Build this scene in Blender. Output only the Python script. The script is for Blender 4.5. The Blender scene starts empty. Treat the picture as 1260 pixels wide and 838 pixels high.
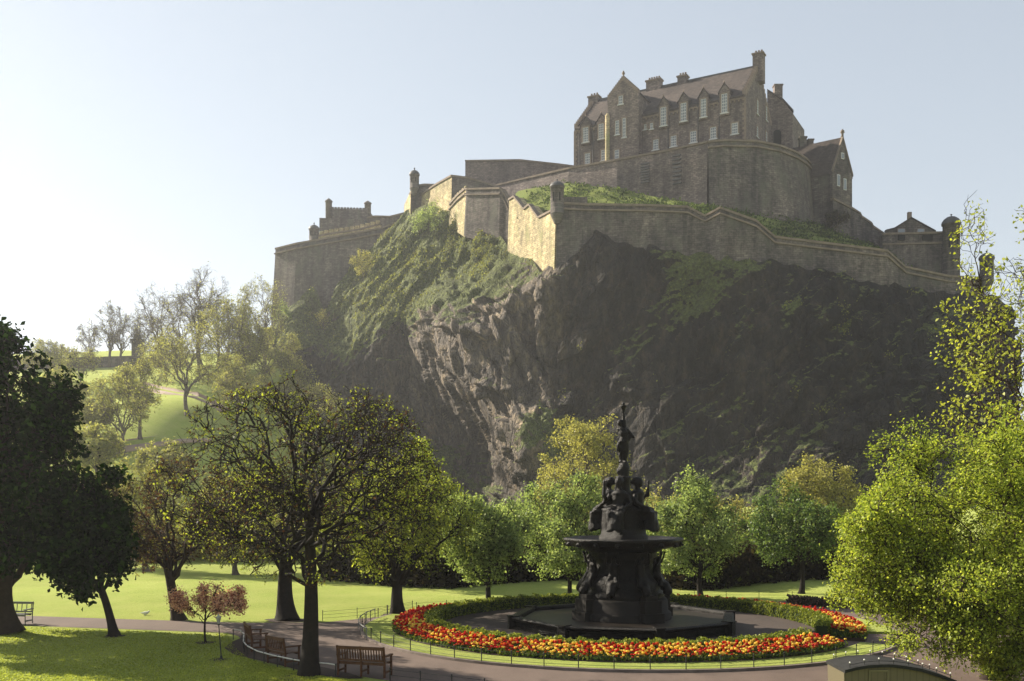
import bpy, math, random
import numpy as np
from mathutils import Vector

# ------------------------------------------------------------------ camera, sky, sun, exposure
scene = bpy.context.scene
COL = scene.collection
R = math.radians
EYE = 5.66                 # eye height over the garden floor
FPX = 1225.0               # focal length in photograph pixels (1260 wide)
HOR = 610.0                # horizon row in the photograph

cam_d = bpy.data.cameras.new("camera")
cam = bpy.data.objects.new("camera", cam_d)
COL.objects.link(cam)
cam.location = (0, 0, EYE)
cam.rotation_euler = (R(90), 0, 0)
cam_d.sensor_width = 36.0
cam_d.lens = 36.0 * FPX / 1260.0
cam_d.shift_y = (HOR - 419.0) / 1260.0
cam_d.clip_start = 0.5
cam_d.clip_end = 6000
scene.camera = cam

SUN_EL, SUN_AZ = 29.0, -61.0
world = bpy.data.worlds.new("World")
scene.world = world
world.use_nodes = True
wn = world.node_tree.nodes
wl = world.node_tree.links
sky = wn.new("ShaderNodeTexSky")
sky.sky_type = 'NISHITA'
sky.sun_disc = False
sky.sun_elevation = R(SUN_EL)
sky.sun_rotation = R(SUN_AZ)
sky.dust_density = 0.2
sky.air_density = 1.0
sky.ozone_density = 1.0
hs = wn.new("ShaderNodeHueSaturation")      # sky colour made paler, a more even blue
hs.inputs["Saturation"].default_value = 0.66
sg = wn.new("ShaderNodeGamma")
sg.inputs[1].default_value = 0.5
wl.new(sky.outputs[0], sg.inputs[0])
wl.new(sg.outputs[0], hs.inputs["Color"])
wl.new(hs.outputs[0], wn["Background"].inputs[0])
wn["Background"].inputs[1].default_value = 0.144

sun_d = bpy.data.lights.new("sun", 'SUN')
sun_d.energy = 5.0
sun_d.angle = R(0.55)
sun_d.color = (1.0, 0.90, 0.74)
sun = bpy.data.objects.new("sun", sun_d)
COL.objects.link(sun)
SDIR = Vector((math.sin(R(SUN_AZ)) * math.cos(R(SUN_EL)), math.cos(R(SUN_AZ)) * math.cos(R(SUN_EL)), math.sin(R(SUN_EL))))
sun.rotation_euler = SDIR.to_track_quat('Z', 'Y').to_euler()
sun.location = (-150, 150, 160)

vs = scene.view_settings
vs.view_transform = 'Standard'
vs.look = 'None'
vs.exposure = 1.38
vs.gamma = 1.0
vs.use_curve_mapping = False
cy = scene.cycles
cy.max_bounces = 6
cy.diffuse_bounces = 3
cy.glossy_bounces = 2
cy.transmission_bounces = 4
cy.volume_bounces = 0
cy.transparent_max_bounces = 8
cy.sample_clamp_indirect = 4.0
cy.use_denoising = True
cy.caustics_reflective = False
cy.caustics_refractive = False

# ------------------------------------------------------------------ helpers
def P(u, v, Y):
    """A surveyed point: bearing and elevation from the photograph at the distance Y metres."""
    return np.array([(u - 630.0) / FPX * Y, Y, EYE - (v - HOR) / FPX * Y])

def G(u, v, z=0.0):
    """The point of the level garden floor on that bearing."""
    Y = FPX * (EYE - z) / (v - HOR)
    return np.array([(u - 630.0) / FPX * Y, Y, z])

def _h(i, j, k, seed):
    with np.errstate(over='ignore'):
        n = (i.astype(np.int64) * 374761393 + j.astype(np.int64) * 668265263 + k.astype(np.int64) * 2147483647 + seed * 144665) & 0x7fffffff
        n = ((n ^ (n >> 13)) * 1274126177) & 0x7fffffff
        n = (n ^ (n >> 16)) & 0xffffff
    return n / float(0xffffff)

def vnoise(p, seed=0):
    p = np.asarray(p, float)
    f = np.floor(p)
    t = p - f
    t = t * t * (3 - 2 * t)
    i = f.astype(np.int64)
    r = 0
    for dx in (0, 1):
        wx = t[:, 0] if dx else 1 - t[:, 0]
        for dy in (0, 1):
            wy = t[:, 1] if dy else 1 - t[:, 1]
            for dz in (0, 1):
                wz = t[:, 2] if dz else 1 - t[:, 2]
                r = r + wx * wy * wz * _h(i[:, 0] + dx, i[:, 1] + dy, i[:, 2] + dz, seed)
    return r * 2 - 1

def fbm(p, octaves=4, seed=0, ridged=False):
    a, s, tot = 1.0, 0, 0
    p = np.array(p, float)
    for o in range(octaves):
        n = vnoise(p, seed + o * 17)
        if ridged:
            n = 1 - 2 * np.abs(n)
        s = s + a * n
        tot += a
        a *= 0.5
        p = p * 2.03 + 11.3
    return s / tot

def cells(p, seed=0):
    """Worley noise: nearest and second distance, and a random value per cell."""
    p = np.asarray(p, float)
    i = np.floor(p).astype(np.int64)
    d1 = np.full(len(p), 9.0); d2 = np.full(len(p), 9.0); val = np.zeros(len(p))
    for dx in (-1, 0, 1):
        for dy in (-1, 0, 1):
            for dz in (-1, 0, 1):
                c = i + np.array([dx, dy, dz])
                q = c + np.stack([_h(c[:, 0], c[:, 1], c[:, 2], seed + s) for s in (1, 2, 3)], 1)
                d = np.linalg.norm(p - q, axis=1)
                v = _h(c[:, 0], c[:, 1], c[:, 2], seed + 9)
                near = d < d1
                d2 = np.where(near, d1, np.minimum(d2, d))
                val = np.where(near, v, val)
                d1 = np.where(near, d, d1)
    return d1, d2, val

def slabs(p, seed=0, tilt=1.0):
    """Tilted flat facets: every Worley cell is one plane with its own height and slope."""
    p = np.asarray(p, float)
    i = np.floor(p).astype(np.int64)
    d1 = np.full(len(p), 9.0); out = np.zeros(len(p))
    for dx in (-1, 0, 1):
        for dy in (-1, 0, 1):
            for dz in (-1, 0, 1):
                c = i + np.array([dx, dy, dz])
                q = c + np.stack([_h(c[:, 0], c[:, 1], c[:, 2], seed + s) for s in (1, 2, 3)], 1)
                r = p - q
                d = np.linalg.norm(r, axis=1)
                h = _h(c[:, 0], c[:, 1], c[:, 2], seed + 9) - .5 + tilt * ((_h(c[:, 0], c[:, 1], c[:, 2], seed + 21) - .5) * r[:, 0] + (_h(c[:, 0], c[:, 1], c[:, 2], seed + 33) - .5) * r[:, 1])
                near = d < d1
                out = np.where(near, h, out)
                d1 = np.where(near, d, d1)
    return out

# ---- materials
def mat(name):
    m = bpy.data.materials.new(name)
    m.use_nodes = True
    nt = m.node_tree
    b = nt.nodes["Principled BSDF"]
    b.inputs["Roughness"].default_value = 0.9
    if "Specular IOR Level" in b.inputs:
        b.inputs["Specular IOR Level"].default_value = 0.25
    return m, nt, b

def node(nt, kind, **kw):
    n = nt.nodes.new(kind)
    for k, v in kw.items():
        if k in n.inputs.keys():
            n.inputs[k].default_value = v
        else:
            setattr(n, k, v)
    return n

def coords(nt, scale=(1, 1, 1), kind='Object', rot=(0, 0, 0)):
    t = nt.nodes.new("ShaderNodeTexCoord")
    m = nt.nodes.new("ShaderNodeMapping")
    m.inputs["Scale"].default_value = scale
    m.inputs["Rotation"].default_value = rot
    nt.links.new(t.outputs[kind], m.inputs[0])
    return m.outputs[0]

def noise(nt, vec, scale, detail=4.0, rough=0.6):
    n = nt.nodes.new("ShaderNodeTexNoise")
    n.inputs["Scale"].default_value = scale
    n.inputs["Detail"].default_value = detail
    n.inputs["Roughness"].default_value = rough
    nt.links.new(vec, n.inputs["Vector"])
    return n.outputs["Fac"]

def ramp(nt, fac, stops):
    r = nt.nodes.new("ShaderNodeValToRGB")
    el = r.color_ramp.elements
    while len(el) < len(stops):
        el.new(0.5)
    for e, (p, c) in zip(el, stops):
        e.position = p
        e.color = (c[0], c[1], c[2], 1) if not np.isscalar(c) else (c, c, c, 1)
    nt.links.new(fac, r.inputs[0])
    return r.outputs[0]

def mixc(nt, fac, a, b, mode='MIX'):
    m = nt.nodes.new("ShaderNodeMix")
    m.data_type = 'RGBA'
    m.blend_type = mode
    for s, v in ((m.inputs[0], fac), (m.inputs[6], a), (m.inputs[7], b)):
        if hasattr(v, "is_linked"):
            nt.links.new(v, s)
        elif np.isscalar(v):
            s.default_value = v
        else:
            s.default_value = (v[0], v[1], v[2], 1)
    return m.outputs[2]

def bump(nt, b, height, strength=0.5, dist=0.1):
    n = nt.nodes.new("ShaderNodeBump")
    n.inputs["Strength"].default_value = strength
    n.inputs["Distance"].default_value = dist
    nt.links.new(height, n.inputs["Height"])
    nt.links.new(n.outputs[0], b.inputs["Normal"])

def plain(name, c, rough=0.7, vary=0.25, scale=3.0, metal=0.0, spec=None):
    m, nt, b = mat(name)
    f = noise(nt, coords(nt), scale, 5)
    nt.links.new(ramp(nt, f, [(0.25, [x * (1 - vary) for x in c]), (0.75, [x * (1 + vary) for x in c])]), b.inputs["Base Color"])
    b.inputs["Roughness"].default_value = rough
    b.inputs["Metallic"].default_value = metal
    if spec is not None:
        b.inputs["Specular IOR Level"].default_value = spec
    bump(nt, b, noise(nt, coords(nt), scale * 6, 3), 0.25, 0.02)
    return m

def masonry(name, c1, c2, bw=1.0, bh=0.42, mortar=0.55, stain=0.5, lichen=None):
    m, nt, b = mat(name)
    uv = coords(nt, kind='UV')
    br = node(nt, "ShaderNodeTexBrick", Scale=1.0)
    br.inputs["Color1"].default_value = (*c1, 1)
    br.inputs["Color2"].default_value = (*c2, 1)
    br.inputs["Mortar"].default_value = (*[x * mortar for x in c1], 1)
    br.inputs["Mortar Size"].default_value = 0.035
    br.inputs["Mortar Smooth"].default_value = 0.4
    br.inputs["Brick Width"].default_value = bw
    br.inputs["Row Height"].default_value = bh
    wob = nt.nodes.new("ShaderNodeVectorMath"); wob.operation = 'MULTIPLY_ADD'
    nn = nt.nodes.new("ShaderNodeTexNoise"); nn.inputs["Scale"].default_value = 1.3
    nt.links.new(uv, nn.inputs["Vector"])
    nt.links.new(nn.outputs["Color"], wob.inputs[0]); wob.inputs[1].default_value = (.35, .22, 0)
    nt.links.new(uv, wob.inputs[2]); nt.links.new(wob.outputs[0], br.inputs["Vector"])
    ob = coords(nt)
    big = noise(nt, ob, 0.13, 5, 0.65)
    streak = noise(nt, coords(nt, (0.55, 0.55, 0.07)), 1.0, 5, 0.7)
    blk = noise(nt, coords(nt, (1.0, 1.0, 2.0)), 1.1, 3, 0.7)
    col = mixc(nt, 1.0, br.outputs["Color"], ramp(nt, blk, [(0.3, 0.55), (0.7, 1.4)]), 'MULTIPLY')
    col = mixc(nt, stain, col, ramp(nt, streak, [(0.34, 0.28), (0.66, 1.4)]), 'MULTIPLY')
    col = mixc(nt, stain, col, ramp(nt, big, [(0.34, (.42, .43, .46)), (0.66, (1.5, 1.42, 1.32))]), 'MULTIPLY')
    if lichen:
        lf = ramp(nt, noise(nt, coords(nt, (.5, .5, .25)), 0.55, 6, 0.7), [(0.5, 0), (0.66, 0.8)])
        col = mixc(nt, lf, col, lichen)
    nt.links.new(col, b.inputs["Base Color"])
    bump(nt, b, br.outputs["Fac"], 0.5, -0.06)
    return m

def leafmat(name, stops, trans=0.5, gloss=0.35):
    """stops: colours over the per-leaf random value stored on the mesh."""
    m, nt, b = mat(name)
    nt.nodes.remove(b)
    at = node(nt, "ShaderNodeAttribute", attribute_name="tint")
    c = ramp(nt, at.outputs["Fac"], stops)
    d = nt.nodes.new("ShaderNodeBsdfDiffuse")
    t = nt.nodes.new("ShaderNodeBsdfTranslucent")
    g = nt.nodes.new("ShaderNodeBsdfGlossy")
    g.inputs["Roughness"].default_value = 0.45
    g.inputs["Color"].default_value = (.6, .6, .6, 1)
    nt.links.new(c, d.inputs[0])
    tc = mixc(nt, 1.0, c, (1.15, 1.12, 0.70), 'MULTIPLY')
    nt.links.new(tc, t.inputs[0])
    mx = nt.nodes.new("ShaderNodeMixShader"); mx.inputs[0].default_value = trans
    nt.links.new(d.outputs[0], mx.inputs[1]); nt.links.new(t.outputs[0], mx.inputs[2])
    m2 = nt.nodes.new("ShaderNodeMixShader"); m2.inputs[0].default_value = gloss * 0.06
    nt.links.new(mx.outputs[0], m2.inputs[1]); nt.links.new(g.outputs[0], m2.inputs[2])
    nt.links.new(m2.outputs[0], nt.nodes["Material Output"].inputs[0])
    return m

# ---- mesh and object builders
def tag(o, label=None, cat=None, group=None, kind=None):
    if label: o["label"] = label
    if cat: o["category"] = cat
    if group: o["group"] = group
    if kind: o["kind"] = kind
    return o

def empty(name, loc, label=None, cat=None, group=None, rz=0.0):
    o = bpy.data.objects.new(name, None)
    o.empty_display_size = 0.3
    o.location = [float(x) for x in loc]
    o.rotation_euler = (0, 0, rz)
    COL.objects.link(o)
    return tag(o, label, cat, group)

def raw_mesh(name, V, faces, mats, parent=None, midx=None, tint=None, smooth=False, uv=True, origin=(0, 0, 0)):
    """V (N,3); faces: list of int arrays (M,3) / (M,4) or lists of tuples."""
    V = np.asarray(V, np.float32) - np.asarray(origin, np.float32)
    loops, sizes = [], []
    for f in faces:
        if isinstance(f, np.ndarray):
            loops.append(f.reshape(-1)); sizes.append(np.full(len(f), f.shape[1]))
        else:
            loops.append(np.array([i for t in f for i in t], dtype=np.int64)); sizes.append(np.array([len(t) for t in f], dtype=np.int64))
    loops = np.concatenate(loops).astype(np.int32)
    sizes = np.concatenate(sizes).astype(np.int32)
    me = bpy.data.meshes.new(name)
    me.vertices.add(len(V)); me.vertices.foreach_set("co", V.reshape(-1))
    me.loops.add(len(loops)); me.loops.foreach_set("vertex_index", loops)
    me.polygons.add(len(sizes))
    starts = np.concatenate([[0], np.cumsum(sizes)[:-1]]).astype(np.int32)
    me.polygons.foreach_set("loop_start", starts)
    me.polygons.foreach_set("loop_total", sizes)
    for m in (mats if isinstance(mats, (list, tuple)) else [mats]):
        me.materials.append(m)
    if midx is not None:
        me.polygons.foreach_set("material_index", np.asarray(midx, np.int32))
    me.update(calc_edges=True)
    if smooth:
        me.polygons.foreach_set("use_smooth", np.ones(len(sizes), bool))
    if uv:
        W = V + np.asarray(origin, np.float32)
        N = np.zeros(len(sizes) * 3, np.float32); me.polygons.foreach_get("normal", N); N = N.reshape(-1, 3)
        Nl = np.repeat(N, sizes, axis=0)
        T = np.stack([-Nl[:, 1], Nl[:, 0], np.zeros(len(Nl))], 1)
        ln = np.linalg.norm(T, axis=1, keepdims=True)
        T = np.where(ln > 0.25, T / np.maximum(ln, 1e-6), np.array([1.0, 0, 0]))
        Pl = W[loops]
        B = np.cross(Nl, T)
        UV = np.stack([(Pl * T).sum(1), (Pl * B).sum(1)], 1).astype(np.float32)
        me.uv_layers.new(name="UVMap").data.foreach_set("uv", UV.reshape(-1))
    if tint is not None:
        a = me.attributes.new("tint", 'FLOAT', 'POINT')
        a.data.foreach_set("value", np.asarray(tint, np.float32))
    o = bpy.data.objects.new(name, me)
    COL.objects.link(o)
    if parent is not None:
        o.parent = parent
    elif any(origin):
        o.location = [float(x) for x in origin]
    return o

class MB:
    """Collects shapes (world or local coordinates) that end as ONE mesh object."""
    def __init__(s):
        s.V, s.F, s.M, s.S = [], [], [], []
    def add(s, verts, faces, m=0, smooth=False):
        b = len(s.V)
        s.V.extend([tuple(float(c) for c in v) for v in verts])
        for f in faces:
            s.F.append(tuple(b + i for i in f)); s.M.append(m); s.S.append(smooth)
    def box(s, c, d, m=0, rz=0.0, ax=None):
        hx, hy, hz = d[0] / 2, d[1] / 2, d[2] / 2
        pts = []
        cr, sr = math.cos(rz), math.sin(rz)
        for dz in (-hz, hz):
            for dx, dy in ((-hx, -hy), (hx, -hy), (hx, hy), (-hx, hy)):
                if ax is not None:
                    p = np.array(c) + dx * np.array(ax[0]) + dy * np.array(ax[1]) + dz * np.array(ax[2])
                else:
                    p = (c[0] + dx * cr - dy * sr, c[1] + dx * sr + dy * cr, c[2] + dz)
                pts.append(p)
        s.add(pts, [(3, 2, 1, 0), (4, 5, 6, 7), (0, 1, 5, 4), (1, 2, 6, 5), (2, 3, 7, 6), (3, 0, 4, 7)], m)
    def prism(s, poly, ext, m=0, mside=None):
        """poly: planar 3-D polygon; ext: extrusion vector."""
        n = len(poly)
        A = [np.array(p, float) for p in poly]
        e = np.array(ext, float)
        nrm = np.zeros(3)
        for i in range(n):
            nrm += np.cross(A[i], A[(i + 1) % n])
        if np.dot(nrm, e) > 0:
            A = A[::-1]
        V = A + [a + e for a in A]
        s.add(V, [tuple(range(n)), tuple(range(2 * n - 1, n - 1, -1))], m)
        s.add(V, [((i + 1) % n, i, n + i, n + (i + 1) % n) for i in range(n)], m if mside is None else mside)
    def tube(s, pts, r, seg=6, m=0, cap=True):
        pts = [np.array(p, float) for p in pts]
        n = len(pts)
        rr = [r] * n if np.isscalar(r) else r
        V = []
        up = None
        for i in range(n):
            t = pts[min(i + 1, n - 1)] - pts[max(i - 1, 0)]
            t = t / (np.linalg.norm(t) + 1e-9)
            if up is None:
                up = np.array([0, 0, 1.0]) if abs(t[2]) < 0.9 else np.array([1.0, 0, 0])
            a = np.cross(t, up); a /= np.linalg.norm(a) + 1e-9
            b = np.cross(a, t); up = b
            for k in range(seg):
                an = 2 * math.pi * k / seg
                V.append(pts[i] + rr[i] * (math.cos(an) * a + math.sin(an) * b))
        F = []
        for i in range(n - 1):
            for k in range(seg):
                F.append((i * seg + k, (i + 1) * seg + k, (i + 1) * seg + (k + 1) % seg, i * seg + (k + 1) % seg))
        s.add(V, F, m, True)
        if cap:
            s.add(V[:seg], [tuple(range(seg))], m); s.add(V[-seg:], [tuple(range(seg - 1, -1, -1))], m)
    def lathe(s, prof, c=(0, 0, 0), seg=24, m=0, smooth=True, a0=0.0, lobes=0, amp=0.0):
        V, F = [], []
        for r, z in prof:
            for k in range(seg):
                a = a0 + 2 * math.pi * k / seg
                q = r * (1 + amp * math.cos(lobes * a)) if lobes else r
                V.append((c[0] + q * math.cos(a), c[1] + q * math.sin(a), c[2] + z))
        n = len(prof)
        for i in range(n - 1):
            for k in range(seg):
                F.append((i * seg + k, i * seg + (k + 1) % seg, (i + 1) * seg + (k + 1) % seg, (i + 1) * seg + k))
        s.add(V, F, m, smooth)
        if prof[0][0] > 1e-3:
            s.add(V[:seg], [tuple(range(seg - 1, -1, -1))], m)
        if prof[-1][0] > 1e-3:
            s.add(V[-seg:], [tuple(range(seg))], m)
    def ball(s, c, r, seg=12, rings=8, m=0):
        rx, ry, rz = (r, r, r) if np.isscalar(r) else r
        V, F = [], []
        for i in range(rings + 1):
            th = math.pi * i / rings
            for k in range(seg):
                a = 2 * math.pi * k / seg
                V.append((c[0] + rx * math.sin(th) * math.cos(a), c[1] + ry * math.sin(th) * math.sin(a), c[2] - rz * math.cos(th)))
        for i in range(rings):
            for k in range(seg):
                F.append((i * seg + k, i * seg + (k + 1) % seg, (i + 1) * seg + (k + 1) % seg, (i + 1) * seg + k))
        s.add(V, F, m, True)
    def build(s, name, mats, parent=None, origin=(0, 0, 0)):
        o = raw_mesh(name, np.array(s.V), [s.F], mats, parent, s.M, origin=origin)
        o.data.polygons.foreach_set("use_smooth", s.S)
        return o

def copy_tree(o, loc=None, rz=None, scale=None, label=None, parent=None, group=None):
    c = o.copy()
    COL.objects.link(c)
    if parent is not None:
        c.parent = parent
    if loc is not None: c.location = [float(x) for x in loc]
    if rz is not None: c.rotation_euler = (0, 0, rz)
    if scale is not None: c.scale = (scale, scale, scale) if np.isscalar(scale) else scale
    if label: c["label"] = label
    if group: c["group"] = group
    for ch in list(o.children):
        copy_tree(ch, parent=c)
    return c

def sm(a, b, x):
    t = np.clip((np.asarray(x, float) - a) / (b - a), 0, 1)
    return t * t * (3 - 2 * t)
# ------------------------------------------------------------------ ground
def ground_z(x, y):
    x = np.asarray(x, float); y = np.asarray(y, float)
    hill = 0.262 * np.maximum(y - 88, 0)
    ridge = 57 + 5 * sm(-95, -60, x)
    h = ridge * (1 - np.exp(-(hill / ridge) ** 3)) ** (1 / 3.0)
    h = h * sm(-26, -62, x) * (1 - 0.75 * sm(300, 430, y))
    bank = 3.5 * sm(70, 115, y) * sm(-20, 10, x)
    wob = (np.sin(x * .11 + y * .07) * .5 + np.sin(x * .05 - y * .13 + 1.3) * .7) * sm(80, 130, y)
    n = 0.09 * np.sin(x * .31 + 1.7) * np.sin(y * .23) * sm(46, 60, y)
    return h + bank + wob * (0.4 + 0.6 * sm(0, -30, x)) + n

def hit_ground(u, v):
    lo = 25.0
    d = np.array([(u - 630.0) / FPX, 1.0, -(v - HOR) / FPX])
    prev = lo
    for Y in np.arange(25, 420, 0.5):
        p = np.array([0, 0, EYE]) + d * Y
        if p[2] <= float(ground_z(p[0], p[1])):
            a, b = prev, Y
            for _ in range(20):
                m = (a + b) / 2
                q = np.array([0, 0, EYE]) + d * m
                if q[2] <= float(ground_z(q[0], q[1])): b = m
                else: a = m
            q = np.array([0, 0, EYE]) + d * b
            q[2] = float(ground_z(q[0], q[1]))
            return q
        prev = Y
    return np.array([0, 0, EYE]) + d * 400

def grid_faces(nr, nc):
    i = np.arange(nr - 1)[:, None] * nc + np.arange(nc - 1)[None, :]
    i = i.reshape(-1)
    return np.stack([i, i + 1, i + nc + 1, i + nc], 1)

# materials of the setting
def grass_material(name, base, vary, dry):
    m, nt, b = mat(name)
    o = coords(nt)
    fine = noise(nt, coords(nt, (1, .7, .3)), 6.0, 8, 0.85)
    mid = noise(nt, coords(nt, (1, .55, 1)), 0.55, 5, 0.65)
    big = noise(nt, o, 0.06, 3, 0.5)
    c = ramp(nt, fine, [(0.25, [x * (1 - vary) for x in base]), (0.5, base), (0.8, [x * (1 + vary) for x in base])])
    c = mixc(nt, ramp(nt, mid, [(0.40, 0.0), (0.68, 0.8)]), c, dry)
    c = mixc(nt, 0.6, c, ramp(nt, big, [(0.35, .62), (0.65, 1.25)]), 'MULTIPLY')
    nt.links.new(c, b.inputs["Base Color"])
    b.inputs["Roughness"].default_value = 1.0
    b.inputs["Specular IOR Level"].default_value = 0.05
    b.inputs["Sheen Weight"].default_value = 0.35
    b.inputs["Sheen Roughness"].default_value = 0.6
    b.inputs["Sheen Tint"].default_value = (.75, .85, .25, 1)
    bump(nt, b, noise(nt, coords(nt, (1, 1, 1)), 5.0, 8, 0.8), 0.9, 0.12)
    return m

M_LAWN = grass_material("lawn_grass", (.20, .245, .05), .55, (.28, .29, .085))
M_BANK = grass_material("bank_grass", (.032, .06, .014), .6, (.075, .085, .026))

ax = np.unique(np.concatenate([np.arange(-900, -160, 30), np.arange(-160, 160, 2.0), np.arange(160, 901, 30)]))
ay = np.unique(np.concatenate([np.arange(-60, 20, 8), np.arange(20, 300, 2.0), np.arange(300, 1001, 25)]))
gx, gy = np.meshgrid(ax, ay)
gz = ground_z(gx, gy)
gv = np.stack([gx, gy, gz], -1).reshape(-1, 3)
ground = raw_mesh("ground", gv, [grid_faces(len(ay), len(ax))], [M_LAWN], smooth=True, uv=False)
tag(ground, kind="structure")

# ------------------------------------------------------------------ castle rock
CTRL = np.array([
    # u, v, distance: the grassy eastern slope
    (650, 330, 212), (630, 316, 220), (600, 322, 229), (585, 285, 236), (570, 262, 241), (555, 255, 246), (520, 252, 257), (500, 268, 259),
    (470, 292, 263), (440, 322, 263), (415, 352, 263), (500, 310, 252), (540, 300, 246), (560, 330, 238), (470, 350, 252), (430, 390, 254),
    (520, 360, 236), (480, 400, 240), (400, 400, 262), (420, 410, 254), (445, 418, 246), (500, 412, 239),
    # outcrop under the eastern bastion
    (330, 405, 268), (350, 395, 260), (372, 362, 262), (385, 350, 264), (395, 395, 263), (360, 420, 254), (330, 450, 262), (316, 430, 285),
    # the shaded lower eastern cliff
    (420, 440, 247), (470, 440, 243), (390, 470, 250), (340, 480, 256), (500, 470, 241), (450, 520, 238), (400, 560, 241), (500, 540, 236),
    (540, 580, 230), (480, 620, 231), (420, 650, 232), (340, 640, 240), (320, 560, 262),
    # the sunlit rib
    (506, 445, 240), (529, 480, 237), (563, 510, 232), (594, 544, 227), (612, 590, 219), (521, 388, 229), (533, 373, 223), (548, 405, 216),
    (560, 434, 212), (590, 491, 205), (612, 537, 200), (626, 575, 196), (600, 374, 213), (655, 348, 205), (620, 365, 209), (640, 620, 193),
    # the main dark face
    (640, 400, 205), (640, 480, 201.5), (600, 430, 206), (700, 325, 201), (735, 300, 201), (760, 304, 200), (800, 310, 199.3), (850, 318, 198.2), (880, 318, 197),
    (905, 324, 194.8), (950, 330, 194.3), (1000, 336, 195.3), (1060, 352, 196), (1110, 356, 198.6), (1165, 366, 203), (1210, 368, 209), (1240, 380, 226),
    (700, 430, 199), (780, 420, 196), (830, 380, 197), (880, 350, 196), (860, 440, 191), (950, 400, 189), (1050, 420, 188), (1130, 430, 190), (1200, 440, 198), (1240, 450, 214),
    (700, 520, 194), (780, 500, 188), (850, 535, 184), (900, 520, 181), (1000, 520, 178), (1100, 520, 178), (1190, 530, 187), (1240, 540, 203),
    (660, 600, 191), (720, 600, 187), (790, 575, 183), (840, 600, 177), (920, 610, 172), (1020, 610, 168), (1120, 610, 168), (1200, 620, 178), (1240, 630, 195),
    (640, 700, 186), (760, 700, 174), (900, 700, 160), (1050, 700, 154), (1200, 700, 168), (520, 700, 222), (400, 720, 228)], float)
VTOP = np.array([(310, 432), (322, 412), (330, 404), (345, 394), (372, 362), (386, 352), (400, 388), (415, 352), (440, 318), (470, 290), (500, 262), (520, 252), (540, 255),
                 (560, 262), (573, 264), (600, 272), (616, 290), (628, 308), (655, 322), (665, 334), (690, 318), (715, 296), (735, 284), (760, 298), (850, 312),
                 (880, 312), (905, 318), (950, 322), (1000, 330), (1060, 346), (1100, 350), (1165, 360), (1200, 362), (1225, 364), (1245, 380)], float)

def tps_fit(pts, lam=3.0):
    S = np.array([100.0, 100.0])
    X = pts[:, :2] / S
    n = len(X)
    d = np.linalg.norm(X[:, None] - X[None], axis=2)
    K = d ** 2 * np.log(d + 1e-9) + np.eye(n) * lam * 0.01
    Pm = np.hstack([np.ones((n, 1)), X])
    A = np.vstack([np.hstack([K, Pm]), np.hstack([Pm.T, np.zeros((3, 3))])])
    w = np.linalg.solve(A, np.concatenate([pts[:, 2], np.zeros(3)]))
    def f(u, v):
        q = np.stack([u, v], -1) / S
        out = np.zeros(len(q))
        for i0 in range(0, len(q), 40000):
            qq = q[i0:i0 + 40000]
            dd = np.linalg.norm(qq[:, None] - X[None], axis=2)
            out[i0:i0 + 40000] = (dd ** 2 * np.log(dd + 1e-9)) @ w[:n] + w[n] + qq @ w[n + 1:]
        return out
    return f

rock_Y = tps_fit(CTRL)

GRASSY = np.array([(430, 380, 1), (450, 350, 1), (470, 330, 1), (500, 300, 1), (520, 280, 1), (560, 270, 1), (540, 330, .9), (590, 330, 1), (600, 322, 1.2), (480, 380, .9), (440, 405, .8),
                   (510, 350, 1), (560, 350, .7), (640, 322, .5), (350, 385, .9), (378, 356, .9), (400, 400, .5), (545, 300, 1), (420, 345, .7), (520, 365, .6),
                   (840, 345, .85), (865, 330, .85), (800, 385, .6), (890, 330, .7), (905, 345, .35), (950, 400, .3), (1000, 420, .25), (850, 450, .1), (1100, 420, .15), (870, 540, .35), (760, 360, .05), (790, 345, .1),
                   (590, 385, 0), (560, 385, 0), (640, 350, 0), (700, 340, 0), (560, 430, 0), (600, 500, 0), (540, 480, .05), (480, 440, .15), (440, 500, .05),
                   (380, 460, .1), (500, 520, 0), (700, 450, .05), (760, 300, 0), (760, 500, .1), (1000, 600, .1), (640, 600, .1), (900, 600, .2), (1180, 500, .1), (420, 430, .3), (650, 560, .4), (610, 580, .3)], float)

cu = np.arange(310, 1246, 1.5)
nr = 330
vt = np.interp(cu, VTOP[:, 0], VTOP[:, 1])
vt = vt + 2.0 * np.sin(cu * .21) + 1.5 * np.sin(cu * .083 + 1)
s = np.linspace(0, 1, nr) ** 1.15
UU = np.repeat(cu[None], nr, 0)
VV = vt[None] + s[:, None] * (705 - vt[None])
uu, vv = UU.reshape(-1), VV.reshape(-1)
YY = rock_Y(uu, vv)
base = np.stack([(uu - 630) / FPX * YY, YY, EYE - (vv - HOR) / FPX * YY], 1)
B3 = base.reshape(nr, len(cu), 3)
du = np.gradient(B3, axis=1); dv = np.gradient(B3, axis=0)
Nn = np.cross(dv, du).reshape(-1, 3)
Nn /= np.linalg.norm(Nn, axis=1, keepdims=True)
Nn = np.where((Nn[:, 1:2] > 0), -Nn, Nn)
gw = np.exp(-(((uu[:, None] - GRASSY[None, :, 0]) ** 2 + (vv[:, None] - GRASSY[None, :, 1]) ** 2) / (2 * 20.0 ** 2))) + 1e-9
grass = (gw * GRASSY[None, :, 2]).sum(1) / gw.sum(1)
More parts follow.
